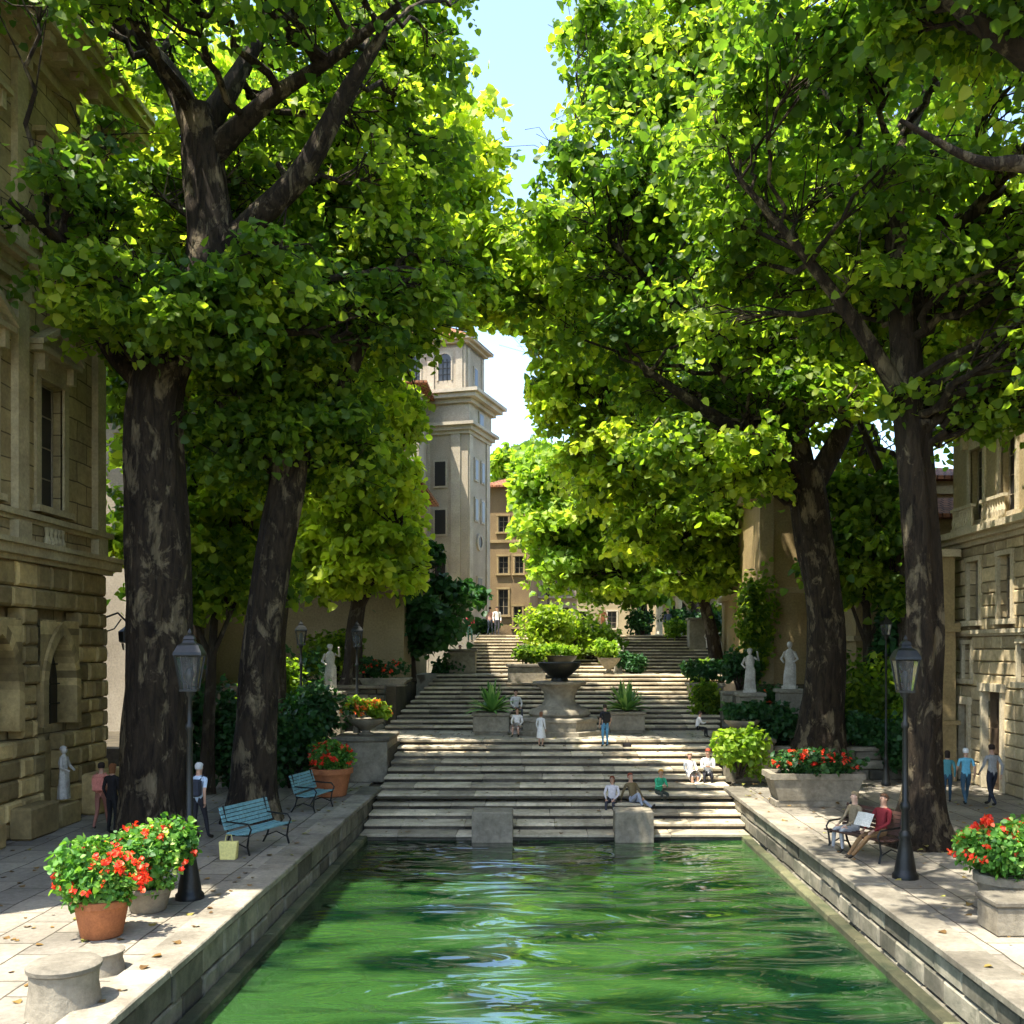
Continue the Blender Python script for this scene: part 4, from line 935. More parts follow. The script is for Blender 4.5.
# ================================================================== OBJECTS
# ---- lamps
def glass_mat():
    m, nt, b = _nt('lantern_glass'); b.inputs['Base Color'].default_value = (.93, .97, .97, 1); b.inputs['Roughness'].default_value = .06
    b.inputs['Transmission Weight'].default_value = .96; b.inputs['IOR'].default_value = 1.12; b.inputs['Specular IOR Level'].default_value = .8
    return m
M_GLASSL = glass_mat(); M_MILK = plain('opal_bulb', (.8, .8, .74), .3)
def lamp(label, loc, h=4.65, s=1.0, group='cast iron street lamps', rz=0):
    root = thing('street_lamp', loc, label, 'street lamp', rz, group)
    hp = h - 1.05*s
    m = MB()
    m.lathe([(.25*s, .0), (.25*s, .08), (.21*s, .12), (.20*s, .2), (.15*s, .5), (.105*s, .75), (.12*s, .8), (.12*s, .86), (.08*s, .92)], n=12)
    m.build('base', M_IRON, root, smooth=True)
    m = MB()
    m.lathe([(.075*s, .9), (.07*s, 1.3), (.10*s, 1.34), (.10*s, 1.42), (.062*s, 1.48), (.05*s, hp-.7), (.075*s, hp-.66), (.075*s, hp-.6), (.045*s, hp-.55), (.04*s, hp-.12), (.09*s, hp-.06), (.10*s, hp)], n=14)
    m.build('post', M_IRON, root, smooth=True)
    # lantern: tapered four-sided cage
    a, b_, z0, z1 = .13*s, .215*s, hp+.04, hp+.64*s
    ln = MB(); ln.box(-a-.02, -a-.02, hp, a+.02, a+.02, z0); t = .022*s
    cs = [(-1, -1), (1, -1), (1, 1), (-1, 1)]
    for (cx, cy) in cs: ln.tube([(cx*a, cy*a, z0), (cx*b_, cy*b_, z1)], t, 6)
    for i in range(4):
        p, q = cs[i], cs[(i+1) % 4]; ln.tube([(p[0]*b_, p[1]*b_, z1), (q[0]*b_, q[1]*b_, z1)], t*1.2, 6)
        for f in (.5,): pass
    ln.lathe([(.345*s, z1), (.33*s, z1+.05*s), (.25*s, z1+.17*s), (.15*s, z1+.22*s), (.12*s, z1+.27*s), (.14*s, z1+.28*s), (.10*s, z1+.34*s), (.035*s, z1+.37*s), (.045*s, z1+.40*s), (.008, z1+.47*s)], n=4, rot=.5)
    lo = ln.build('lantern', M_IRON, root)
    g = MB(); k = .93
    for i in range(4):
        p, q = cs[i], cs[(i+1) % 4]
        g.add([(p[0]*a*k, p[1]*a*k, z0), (q[0]*a*k, q[1]*a*k, z0), (q[0]*b_*k, q[1]*b_*k, z1-.01), (p[0]*b_*k, p[1]*b_*k, z1-.01)], [(0, 1, 2, 3)])
    g.build('glass', M_GLASSL, lo)
    g = MB(); g.lathe([(.02*s, z0), (.03*s, z0+.1), (.07*s, z0+.2), (.075*s, z0+.3), (.03*s, z0+.38)], n=10); g.build('bulb', M_MILK, lo, smooth=True)
    return root
lamp('tall black street lamp with glass lantern in front of the huge left tree', (-6.2, 17.7, 0), 4.72, rz=R(8))
lamp('tall black street lamp on the right pavement beside the straight tree', (7.05, 19.3, 0), 4.63, 1.0, rz=R(-6))
lamp('smaller black lamp beside the white statue left of the stairs', (at(357, 700, 35)[0], 35, 1.1), 4.3, .85, rz=R(10))
lamp('distant lamp half hidden between leaves left of the sand coloured wall', (at(301, 700, 34.6)[0], 34.6, 1.1), 4.3, .8, rz=R(20))
lamp('slim distant lamp in front of the ochre wall right of the forked tree', (at(886, 760, 32.5)[0], 32.5, 0), 5.5, .62, rz=R(5))
lamp('small lamp far down the street at the foot of the tower', (at(548, 620, 66)[0], 66, Z3), 3.6, .8)
def wall_lantern():
    root = thing('wall_lantern', (-12.3, 28.2, 4.3), 'ornate wrought iron wall lantern at the palace corner', 'lantern')
    m = MB(); m.tube([(0, 0, 1.0), (.35, .1, 1.15), (.6, .1, .9)], .03, 8); m.tube([(0, 0, .6), (.25, .1, .7), (.45, .1, .98)], .02, 8); m.tube([(.6, .1, .9), (.6, .1, .72)], .015, 6)
    m.lathe([(.16, .30), (.22, .34), (.24, .62), (.10, .72), (.02, .8)], .6, .1, 8); m.build('bracket', M_IRON, root)
    m = MB(); m.lathe([(.11, .1), (.15, .29)], .6, .1, 8); m.build('glass', M_GLASSL, root)
wall_lantern()

# ---- benches
def bench(label, loc, rz, slat_mat, L_=1.7, group='park benches'):
    root = thing('park_bench', loc, label, 'bench', rz, group)     # faces local -y
    m = MB()
    for k in range(5): y = -.42+k*.105; m.box(-L_/2, y, .43+.012*abs(k-2), L_/2, y+.082, .462+.012*abs(k-2), ch=.008)
    m.build('seat', slat_mat, root)
    m = MB()
    for k in range(6):
        z = .53+k*.082; y = .115+k*.026
        m.hexa([(-L_/2, y, z), (L_/2, y, z), (L_/2, y+.028, z), (-L_/2, y+.028, z), (-L_/2, y+.02, z+.068), (L_/2, y+.02, z+.068), (L_/2, y+.05, z+.062), (-L_/2, y+.05, z+.062)])
    m.build('backrest', slat_mat, root)
    for s in (-1, 1):
        x = s*(L_/2-.12); m = MB()
        m.tube([(x, -.42, 0), (x, -.36, .18), (x, -.40, .42), (x, -.1, .42), (x, .12, .40), (x, .17, .6), (x, .27, 1.04)], .024, 8)
        m.tube([(x, .28, 0), (x, .16, .2), (x, .10, .40)], .024, 8); m.tube([(x, -.36, .16), (x, -.08, .26), (x, .18, .16)], .016, 6)
        m.build('leg', M_IRON, root, smooth=True)
        m = MB(); m.tube([(x, -.40, .42), (x, -.46, .56), (x, -.38, .67), (x, -.1, .68), (x, .2, .70)], .02, 8); m.build('armrest', M_IRON, root, smooth=True)
    return root
bench('teal slatted iron bench facing the pool beside the slimmer left tree', (-6.35, 22.2, 0), R(70), M_WOODB)
bench('blue grey bench further back beside the terracotta flower pot', (-6.35, 27.6, 0), R(78), M_WOODB, 1.4)
M_WOODD = plain('dark_slat_wood', (.06, .03, .022), .5)
bench('dark iron bench on the right pavement with two people seated', (7.0, 21.4, 0), R(-62), M_WOODD, 1.7)

# ---- pots
def pot(root, r, h, mat, z=0, rim=.06, n=24):
    m = MB(); m.lathe([(r*.66, z), (r*.72, z+.02), (r*.93, z+h*.78), (r*.94, z+h*.80), (r*1.05, z+h*.81), (r*1.06, z+h*.98), (r*1.02, z+h), (r*.9, z+h), (r*.88, z+h-.06)], n=n)
    m.build('pot', mat, root, smooth=True); m = MB(); m.lathe([(.01, z+h-.07), (r*.88, z+h-.07)], n=n, cap=False); m.build('soil', M_SOIL, root)
def potted(label, loc, r, h, mat, frad, n, nf, seed, fm=None, leaf=.12, name='potted_geranium', lm=None, cat='potted plant', fs=.06, group=None):
    root = thing(name, loc, label, cat, group=group); pot(root, r, h, mat)
    bush('', '', (0, 0, h*.8), frad, lm or LF_POT, leaf, n, seed, parent=root, part='foliage', lumps=10, bright=.5)
    if nf: flowers(root, frad, nf, fm or M_RED, fs, seed+9, (0, 0, h*.8))
    return root
potted('terracotta pot overflowing with red geraniums in the left foreground', (-6.75, 15.4, 0), .42, .60, M_TERRA, (.76, .66, .86), 3900, 60, 301, leaf=.088)
potted('dark pot of red and lime geraniums behind the foreground terracotta pot', (-6.62, 16.9, 0), .40, .42, M_BLOCK, (.95, .72, 1.12), 4800, 60, 302, leaf=.09)
potted('terracotta pot with red geraniums at the left end of the pool wall', (-6.3, 30.2, 0), .62, .85, M_TERRA, (.80, .66, .9), 2200, 45, 303, leaf=.10, fs=.08)
potted('big stone tub of red geraniums at the right edge in the foreground', (7.75, 16.6, 0), .50, .70, M_BLOCK, (1.05, .85, 1.02), 5200, 85, 304, leaf=.085, fs=.065)
def bowl(label, loc, r, h, frad, n, nf, seed, fm, lm, mat=None, leaf=.14, fs=.07):
    root = thing('stone_urn', loc, label, 'urn'); m = MB()
    m.lathe([(r*.45, 0), (r*.5, h*.08), (r*.25, h*.18), (r*.22, h*.3), (r*.55, h*.5), (r*.92, h*.8), (r*1.0, h*.95), (r*1.02, h), (r*.9, h), (r*.86, h*.94)], n=20); m.build('bowl', mat or M_BLOCK, root, smooth=True)
    m = MB(); m.lathe([(.01, h*.9), (r*.9, h*.9)], n=20, cap=False); m.build('soil', M_SOIL, root)
    bush('', '', (0, 0, h*.9), frad, lm, leaf, n, seed, parent=root, part='foliage', lumps=8)
    if nf: flowers(root, frad, nf, fm, fs, seed+4, (0, 0, h*.9))
    return root
bowl('stone urn of orange and yellow flowers on the left end block', (-5.95, 34.2, 1.5), .62, .55, (.95, .7, .7), 900, 40, 311, M_ORANGE, LF_YEL)
bowl('stone bowl with dark trailing shrub on the right end block', (6.95, 34.4, 1.45), .62, .55, (.85, .7, .7), 800, 0, 312, M_RED, LF_DARK)
bowl('round planter of yellow green leaves on the step behind the fountain', (3.3, 47.9, Z2), .55, .8, (.75, .7, .95), 600, 0, 313, M_RED, LF_YEL, leaf=.18)
# trough with flowers
def trough(label, loc, w, d, h, nf, seed, mat=None, fm=None, fh=.7, bl=.13, lm=None, n=1600, rz=0):
    root = thing('flower_trough', loc, label, 'planter', rz); m = MB()
    m.box(-w/2+.1, -d/2+.1, 0, w/2-.1, d/2-.1, h*.2, ch=.02)
    vs = []
    for (k, z) in ((.86, h*.2), (1.0, h*.82), (1.06, h*.83), (1.06, h), (.92, h), (.9, h-.08)):
        vs += [(-w/2*k, -d/2*k, z), (w/2*k, -d/2*k, z), (w/2*k, d/2*k, z), (-w/2*k, d/2*k, z)]
    fs = [(3, 2, 1, 0)]
    for k in range(5):
        for i in range(4): j = (i+1) % 4; fs.append((k*4+i, k*4+j, k*4+4+j, k*4+4+i))
    m.add(vs, fs); m.build('basin', mat or M_BLOCK, root)
    m = MB(); m.box(-w/2*.9, -d/2*.9, h-.14, w/2*.9, d/2*.9, h-.09); m.build('soil', M_SOIL, root)
    bush('', '', (0, 0, h-.12), (w*.56, d*.62, fh), lm or LF_DARK, bl, n, seed, parent=root, part='foliage', lumps=14, bright=.6)
    if nf: flowers(root, (w*.55, d*.6, fh), nf, fm or M_RED, .08, seed+2, (0, 0, h-.12))
    return root
trough('long dark stone trough of red flowers under the forked right tree', (7.75, 28.4, 0), 2.5, 1.1, .95, 38, 321)
trough('flower bed of red blossoms on the terrace left of the steps', (-6.75, 41.6, 2.9), 2.6, 1.0, .35, 26, 322, n=1200, fh=.9)
trough('stone trough of red flowers beside the first white statue', (9.4, 40.0, .9), 2.4, 1.0, 1.2, 14, 323, n=1100, fh=.9)
def agave(label, loc, s, seed, group='stone planters with spiky plants'):
    root = thing('square_planter', loc, label, 'planter', group=group); m = MB()
    w = .68*s; m.box(-w+.06, -w*.7+.06, 0, w-.06, w*.7-.06, .1, ch=.01); m.box(-w, -w*.7, .1, w, w*.7, .82*s-.1, ch=.03); m.box(-w-.05, -w*.7-.05, .822*s-.1, w+.05, w*.7+.05, .84*s, ch=.02)
    m.build('planter_box', M_BLOCK, root)
    m = MB(); m.box(-w*.85, -w*.6, .84*s-.02, w*.85, w*.6, .84*s+.012); m.build('soil', M_SOIL, root)
    blades(root, (0, 0, .84*s), 90, 1.25*s, .075*s, leafmat('agave_leaf', [(0, (.06, .17, .04)), (.6, (.14, .30, .07)), (1, (.30, .42, .13))], .25), seed)
    return root
agave('square stone planter with a spiky plant left of the fountain', (-1.85, 38.2, Z1), 1.0, 331)
agave('square stone planter with a spiky plant right of the fountain', (3.35, 38.9, Z1), 1.0, 332)
# ---- stone stumps in the foreground
def stump(label, loc, r, h, flare=.1, group='round stone bollards'):
    root = thing('stone_bollard', loc, label, 'bollard', group=group); m = MB()
    m.lathe([(r*(1+flare), 0), (r*(1+flare*.6), h*.2), (r*.98, h*.55), (r, h*.84)], n=26, flute=.006); m.build('body', M_BLOCK, root, smooth=True)
    m = MB(); m.lathe([(r*1.0, h*.842), (r*1.07, h*.87), (r*1.08, h*.95), (r*1.0, h*.99), (r*.7, h)], n=26); m.build('top', M_COPE, root, smooth=True)
stump('larger pale topped round stone bollard at the bottom left corner', (-5.78, 12.15, 0), .40, .62)
stump('smaller pale topped round stone bollard in front of the terracotta pot', (-6.05, 13.7, 0), .32, .30)
pedestal('rough_stone_seat', 'squat grey stone seat in front of the geranium tub at right', 7.0, 7.75, 15.3, 16.0, 0, .55, .1, .03, cat='stone seat')

# ---- fountain
def fountain():
    root = thing('fountain', (.75, 38.3, Z1), 'octagonal tiered stone fountain in the middle of the landing', 'fountain'); m = MB()
    m.lathe([(1.75, 0), (1.75, .16), (1.68, .18)], n=8, rot=.5); m.lathe([(1.5, .182), (1.5, .5), (1.56, .52), (1.56, .62), (1.42, .66), (1.3, .67)], n=8, rot=.5); m.build('base', M_BLOCK, root)
    m = MB(); m.lathe([(1.12, .672), (1.2, .78), (1.1, .95), (.85, 1.02), (.78, 1.1)], n=24); m.lathe([(.70, 1.102), (.58, 1.3), (.62, 1.6), (.85, 1.85), (1.02, 1.92), (1.04, 2.0), (.95, 2.02), (.6, 2.0)], n=24); m.build('pedestal', M_BLOCK, root, smooth=True)
    m = MB(); m.lathe([(.35, 2.02), (.3, 2.15), (.5, 2.3), (.80, 2.6), (.84, 2.72), (.80, 2.75), (.7, 2.66), (.1, 2.5)], n=24); m.build('basin', plain('dark_bronze', (.022, .022, .016), .45, .4), root, smooth=True)
fountain()
bowl('wide dark basin urn with trailing leaves standing above the fountain', (.85, 47.6, Z2), .9, .9, (1.2, .8, .6), 700, 0, 341, M_RED, LF_YEL, plain('dark_bronze', (0, 0, 0)))

# ================================================================== FIGURES
SKIN = {'a': (.50, .29, .19), 'b': (.34, .18, .11), 'c': (.60, .38, .27)}
def cmat(c, kind='cloth'):
    n = '%s_%02x%02x%02x' % (kind, *[int(v*255) for v in c]); return plain(n, c, .8 if kind == 'cloth' else .55, 0, .18, 25, .15, .2)
def pose_joints(pose, seat=.45, o=None):
    o = o or {}
    J = dict(pel=(0, 0, .95), spi=(0, .01, 1.14), che=(0, .01, 1.34), nek=(0, .0, 1.50), sR=(-.18, .01, 1.42), sL=(.18, .01, 1.42),
             eR=(-.24, .05, 1.14), wR=(-.23, -.06, .90), eL=(.24, .05, 1.14), wL=(.23, -.06, .90),
             hR=(-.09, 0, .90), hL=(.09, 0, .90), kR=(-.10, -.02, .50), aR=(-.10, .03, .09), kL=(.10, -.02, .50), aL=(.10, .03, .09), tilt=0)
    if pose == 'walk': J.update(kR=(-.09, -.14, .52), aR=(-.09, -.26, .10), kL=(.09, .02, .49), aL=(.09, .30, .14), eR=(-.23, .16, 1.16), wR=(-.22, .12, .92), eL=(.23, -.06, 1.15), wL=(.22, -.24, .97))
    if pose in ('sit', 'recline', 'lean', 'legs'):
        s = seat; lean = {'sit': .02, 'recline': .16, 'lean': -.14, 'legs': .10}[pose]
        J.update(pel=(0, .02, s+.10), spi=(0, .02+lean*.3, s+.28), che=(0, .02+lean*.8, s+.48), nek=(0, .02+lean, s+.64), sR=(-.18, .03+lean*.9, s+.56), sL=(.18, .03+lean*.9, s+.56),
                 hR=(-.09, .0, s+.07), hL=(.09, .0, s+.07), kR=(-.11, -.44, s+.08), kL=(.12, -.43, s+.07), aR=(-.11, -.48, max(.09, s-.36)), aL=(.14, -.40, max(.09, s-.36)),
                 eR=(-.25, -.06+lean*.6, s+.32), wR=(-.14, -.30, s+.17), eL=(.25, -.06+lean*.6, s+.32), wL=(.13, -.30, s+.17))
        if pose == 'recline': J.update(eR=(-.27, .25, s+.28), wR=(-.26, .34, s+.05), kR=(-.12, -.40, s+.34), aR=(-.12, -.62, s-.02), aL=(.16, -.74, s-.08))
        if pose == 'lean': J.update(eR=(-.2, -.24, s+.3), wR=(-.07, -.42, s+.36), eL=(.2, -.24, s+.3), wL=(.06, -.42, s+.34))
        if pose == 'legs': J.update(kR=(-.1, -.44, s+.02), aR=(-.08, -.84, .12), kL=(.1, -.44, s+.04), aL=(.06, -.86, .14))
    J.update(o); return J
def person(label, loc, rz, pose='stand', shirt=(.6, .6, .6), legs=(.05, .06, .10), hair=(.03, .02, .015), skin='a', h=1.7, seat=.45, joints=None, group=None, short=False, dress=False, longhair=False, bag=None, shoe=(.03, .025, .02), cap=None):
    J = pose_joints(pose, seat, joints); s = h/1.74; root = thing('person', loc, label, 'person', rz, group)
    V = []; E = []; Rd = []; idx = {}
    def add(k, p, r, par=None):
        idx[k] = len(V); V.append(Vector(p)); Rd.append(r)
        if par: E.append((idx[par], idx[k]))
    J = {k: (Vector(v) if not isinstance(v, (int, float)) else v) for k, v in J.items()}
    lerp = lambda a, b, t: J[a].lerp(J[b], t)
    add('pel', J['pel'], (.145, .11)); add('spi', J['spi'], (.125, .095), 'pel'); add('che', J['che'], (.150, .105), 'spi'); add('nek', J['nek'], (.052, .055), 'che')
    up = (J['nek']-J['che']).normalized(); fw = Vector((0, -1, 0)); fw = (fw - up*fw.dot(up)).normalized()
    add('hd0', J['nek']+up*.07+fw*.015, (.068, .075), 'nek'); add('hd1', J['nek']+up*.15+fw*.02, (.078, .095), 'hd0'); add('hd2', J['nek']+up*.225+fw*.01, (.060, .075), 'hd1')
    for S in 'RL':
        add('s'+S, J['s'+S], .062, 'che'); add('u'+S, lerp('s'+S, 'e'+S, .5), .050, 's'+S); add('e'+S, J['e'+S], .040, 'u'+S); add('f'+S, lerp('e'+S, 'w'+S, .45), .036, 'e'+S); add('w'+S, J['w'+S], .026, 'f'+S)
        d = (J['w'+S]-J['e'+S]).normalized(); add('p'+S, J['w'+S]+d*.075, (.034, .020), 'w'+S)
        add('h'+S, J['h'+S], .092, 'pel'); add('t'+S, lerp('h'+S, 'k'+S, .5), .077, 'h'+S); add('k'+S, J['k'+S], .056, 't'+S); add('c'+S, lerp('k'+S, 'a'+S, .35), .055, 'k'+S); add('a'+S, J['a'+S], .036, 'c'+S)
        sh = (J['a'+S]-J['k'+S]).normalized(); ft = fw - sh*fw.dot(sh)*.9
        ft = ft.normalized() if ft.length > .1 else Vector((0, -1, 0))
        if sh.z < -.5: ft = Vector((0, -1, 0))
        add('o'+S, J['a'+S]+ft*.10+sh*.05, (.042, .034), 'a'+S); add('q'+S, J['a'+S]+ft*.19+sh*.062, (.036, .024), 'o'+S)
    me = bpy.data.meshes.new('body_skeleton'); me.from_pydata([v[:] for v in V], E, []); ob = bpy.data.objects.new('tmp', me); COL.objects.link(ob)
    sk = ob.modifiers.new('s', 'SKIN'); 
    for i, r_ in enumerate(Rd):
        sv = me.skin_vertices[0].data[i]; sv.radius = r_ if isinstance(r_, tuple) else (r_, r_); sv.use_root = (i == 0)
    sb = ob.modifiers.new('u', 'SUBSURF'); sb.levels = 1; sb.render_levels = 1
    dg = bpy.context.evaluated_depsgraph_get(); nm = bpy.data.meshes.new_from_object(ob.evaluated_get(dg))
    bpy.data.objects.remove(ob); bpy.data.meshes.remove(me)
    segs = [(V[a], V[b_], [k for k, v in idx.items() if v == b_][0]) for a, b_ in E]
    m_sk, m_sh, m_lg, m_so = plain('skin_'+skin, SKIN[skin], .5, 0, .1, 20, .05), cmat(shirt), cmat(legs), cmat(shoe)
    mb = MB(); vs = [v.co.copy() for v in nm.vertices]; 
    for p in nm.polygons:
        c = p.center; best = None; bd = 9
        for a, b_, k in segs:
            ab = b_-a; t = max(0, min(1, (c-a).dot(ab)/max(1e-9, ab.length_squared))); d = (c-(a+ab*t)).length
            if d < bd: bd = d; best = (k, t)
        k, t = best; mi = 1
        if k in ('nek',) and t > .85 or k.startswith('hd'): mi = 0
        elif k in ('spi', 'che', 'nek'): mi = 1 if not (k == 'spi' and c.z < J['pel'].z-.03) else 2
        elif k[0] in 'fwp' and (short or k[0] in 'wp') : mi = 0 if (short or k[0] == 'p') else 1
        elif k[0] == 'e' and short: mi = 0 if t > .5 else 1
        elif k[0] in 'ht': mi = 1 if (k[0] == 'h' and c.z > J['pel'].z+.07) else 2
        elif k[0] in 'kca': mi = 0 if dress and k[0] in 'ca' else 2
        elif k[0] in 'oq': mi = 3
        elif k == 'spi' and t <= 0 and c.z < J['pel'].z-.02: mi = 2
        mb.f.append(tuple(p.vertices)); mb.m.append(mi); mb.r.append(.5)
    mb.v = [v[:] for v in vs]; bpy.data.meshes.remove(nm)
    # fingers, thumb
    for S, sx in (('R', -1), ('L', 1)):
        d = (J['w'+S]-J['e'+S]).normalized(); sd = Vector((0, 0, 1)).cross(d); sd = sd.normalized() if sd.length > .1 else Vector((0, 1, 0)) 
        if abs(d.z) > .75: sd = Vector((0, 1, 0)); sd = (sd - d*sd.dot(d)).normalized()
        n_ = d.cross(sd).normalized(); 
        if n_.dot(Vector((-sx, 0, -.3))) < 0: n_ = -n_
        w = J['w'+S]+d*.085
        for i, (off, ln) in enumerate(((-.027, .062), (-.009, .074), (.009, .070), (.026, .055))):
            p0 = w+sd*off; p1 = p0+d*ln*.5+n_*.006; p2 = p1+d*ln*.32+n_*.020; mb.tube([p0[:], p1[:], p2[:]], [.0095, .0088, .007], 6, 0, .5)
        p0 = J['w'+S]+d*.035-sd*.022; mb.tube([p0[:], (p0-sd*.022+d*.03+n_*.008)[:], (p0-sd*.026+d*.058+n_*.018)[:]], [.012, .010, .008], 6, 0, .5)
    hc = V[idx['hd1']]
    # nose and ears belong to the body
    n0 = hc+fw*.088; mb.tube([(n0+up*.02)[:], (n0+fw*.016-up*.012)[:], (n0-up*.022)[:]], [.008, .014, .010], 6, 0, .5)
    rt = up.cross(fw).normalized()
    for sx in (-1, 1): mb.ball((hc+rt*sx*.080-fw*.005)[:], .020, 6, 0, .5, (.5, 1, 1.3))
    b = mb.build('body', [m_sk, m_sh, m_lg, m_so], root, smooth=True)
    ey = MB()
    for sx in (-1, 1): ey.ball((hc+rt*sx*.030+fw*.086+up*.022)[:], .010, 6)
    ey.ball((hc+fw*.083-up*.045)[:], .014, 6, sz=(1.6, .5, .4)); ey.build('face_features', plain('eye_dark', (.05, .02, .02), .4), root)
    hm = MB(); c = hc+up*.045-fw*.018
    prof = [(.001, .085), (.045, .078), (.075, .052), (.090, .012), (.090, -.03), (.080, -.075 if not longhair else -.17)]
    q = up.to_track_quat('Z', 'Y').to_matrix(); n = 12; vs = []; fs = []
    for (r_, z_) in prof:
        for i in range(n):
            a = 2*math.pi*i/n; lo = q @ Vector((r_*math.cos(a), r_*math.sin(a)*1.16, 0)); zz = z_
            dirf = lo.normalized().dot(fw) if lo.length > 1e-4 else 0
            if dirf > .35 and z_ < .03: zz = .03; lo *= .97
            vs.append((c+lo+up*zz)[:])
    for k in range(len(prof)-1):
        for i in range(n): j = (i+1) % n; fs.append((k*n+i, k*n+j, k*n+n+j, k*n+n+i))
    fs.append(tuple(range(n))); hm.add(vs, fs); hm.build('hair' if not cap else 'cap', cmat(cap or hair), root, smooth=True)
    if dress:
        # a skirt hugging both legs down to the knees
        dm = MB(); P0, P1 = J['pel'], (J['kR']+J['kL'])/2; ax = (P1-P0); e = P1+ax.normalized()*.05
        dm.tube([(P0+Vector((0, 0, .06)))[:], P0.lerp(e, .25)[:], P0.lerp(e, .6)[:], e[:]], [.155, .19, .215, .24], 14, cap=False); dm.build('skirt', cmat(legs), root, smooth=True)
    if bag:
        bm_ = MB(); o2 = -fw*.16; cc = J['che']+o2-up*.12
        bm_.box(-.14, cc.y-.07, cc.z-.2, .14, cc.y+.08, cc.z+.18, ch=.04); bo = bm_.build('backpack', cmat(bag), root)
        st = MB()
        for sx in (-1, 1): st.tube([(sx*.1, cc.y-.04, cc.z+.15), (sx*.11, J['che'].y-.02, J['sR'].z+.07), (sx*.11, J['che'].y-.12, J['che'].z-.02), (sx*.12, J['che'].y-.03, J['spi'].z)], .016, 6)
        st.build('strap', cmat(bag), bo)
    root.scale = (s, s, s)
    return root
# left pavement
person('man in a pale blue shirt walking away beside the left lamp post', (-7.85, 23.0, 0), R(168), 'walk', (.48, .58, .70), (.03, .03, .035), h=1.78, short=True, bag=(.04, .045, .06), cap=(.5, .5, .48))
person('woman in a salmon top with a backpack near the palace corner', (-10.75, 24.5, 0), R(185), 'walk', (.60, .24, .17), (.30, .13, .09), h=1.62, short=True, bag=(.62, .22, .16))
person('auburn haired person in black beside the woman in salmon', (-10.22, 23.9, 0), R(160), 'stand', (.02, .018, .018), (.02, .02, .02), (.20, .08, .03), h=1.66, longhair=True)
# steps
def step_z(Y): 
    if Y < PY: return WZ
    if Y < 36.5: return WZ + (int((Y-PY)/((36.5-PY)/12))+1)*(Z1-WZ)/12
    if Y < 40: return Z1
    if Y < 48: return Z1 + (int((Y-40)/(8/12))+1)*(Z2-Z1)/12
    if Y < 51: return Z2
    if Y < 59: return Z2 + (int((Y-51)/(8/12))+1)*(Z3-Z2)/12
    return Z3
def on_step(px, py, Y0, Y1):
    "a point of the stairs seen at (px, py)"
    best = None
    for i in range(400):
        Y = Y0+(Y1-Y0)*i/400; z = step_z(Y); e = abs(650+1000*(CAMZ-z)/Y - py)
        if best is None or e < best[0]: best = (e, Y, z)
    Y = best[1]; return ((px-540)*Y/1000, Y, best[2])
RUN, RISE = (36.5-PY)/12, (Z1-WZ)/12
def sit_step(label, px, k, rz=0, pose='sit', **kw):
    "seated on tread k of the bottom flight, feet two treads lower"
    Y = PY+RUN*k+.16; zt = WZ+RISE*(k+1)
    seat = .36; x = (px-540)*Y/1000
    return person(label, (x, Y, zt-.34), rz, pose, seat=seat, **kw)
person('woman in white standing on the steps left of the fountain, looking down', on_step(541, 748, 34, 36.4), R(150), 'stand', (.75, .72, .68), (.78, .75, .70), (.22, .10, .05), h=1.2, dress=True, longhair=True, skin='a')
person('person in dark top and blue shorts standing right of the fountain', on_step(605, 747, 34, 36.4), R(200), 'stand', (.03, .03, .035), (.10, .28, .45), (.04, .03, .02), h=1.45, short=True, bag=(.02, .02, .02))
sit_step('person in white and red seated leftmost above the mooring block', 612, 3, R(-15), 'sit', shirt=(.62, .58, .60), legs=(.05, .05, .06), hair=(.18, .05, .02), h=1.55, longhair=True)
sit_step('person in olive jacket and pale jeans reclining beside the mooring block', 634, 3, R(30), 'recline', shirt=(.16, .12, .06), legs=(.32, .35, .42), hair=(.25, .06, .03), h=1.65)
sit_step('blond person in a bright green top seated right of the reclining one', 659, 4, R(20), 'lean', shirt=(.05, .38, .20), legs=(.05, .06, .05), hair=(.50, .25, .04), h=1.5)
sit_step('person in white dress seated left of the lime shrub', 690, 6, R(15), 'sit', shirt=(.78, .75, .72), legs=(.72, .66, .60), hair=(.45, .25, .16), h=1.5, dress=True)
sit_step('red haired person in white shirt and black trousers seated by the right end block', 708, 6, R(-10), 'lean', shirt=(.80, .78, .76), legs=(.02, .02, .025), hair=(.30, .06, .03), h=1.7)
person('person in black and white bending beside the lime shrub', on_step(697, 738, 36.6, 39.5), R(90), 'lean', (.70, .68, .66), (.02, .02, .02), h=1.3, seat=.4)
person('white clad person seated at the left foot of the fountain', (-.85, 37.3, Z1), R(-10), 'sit', (.74, .70, .66), (.70, .60, .52), (.12, .07, .04), h=1.5, seat=.3, dress=True)
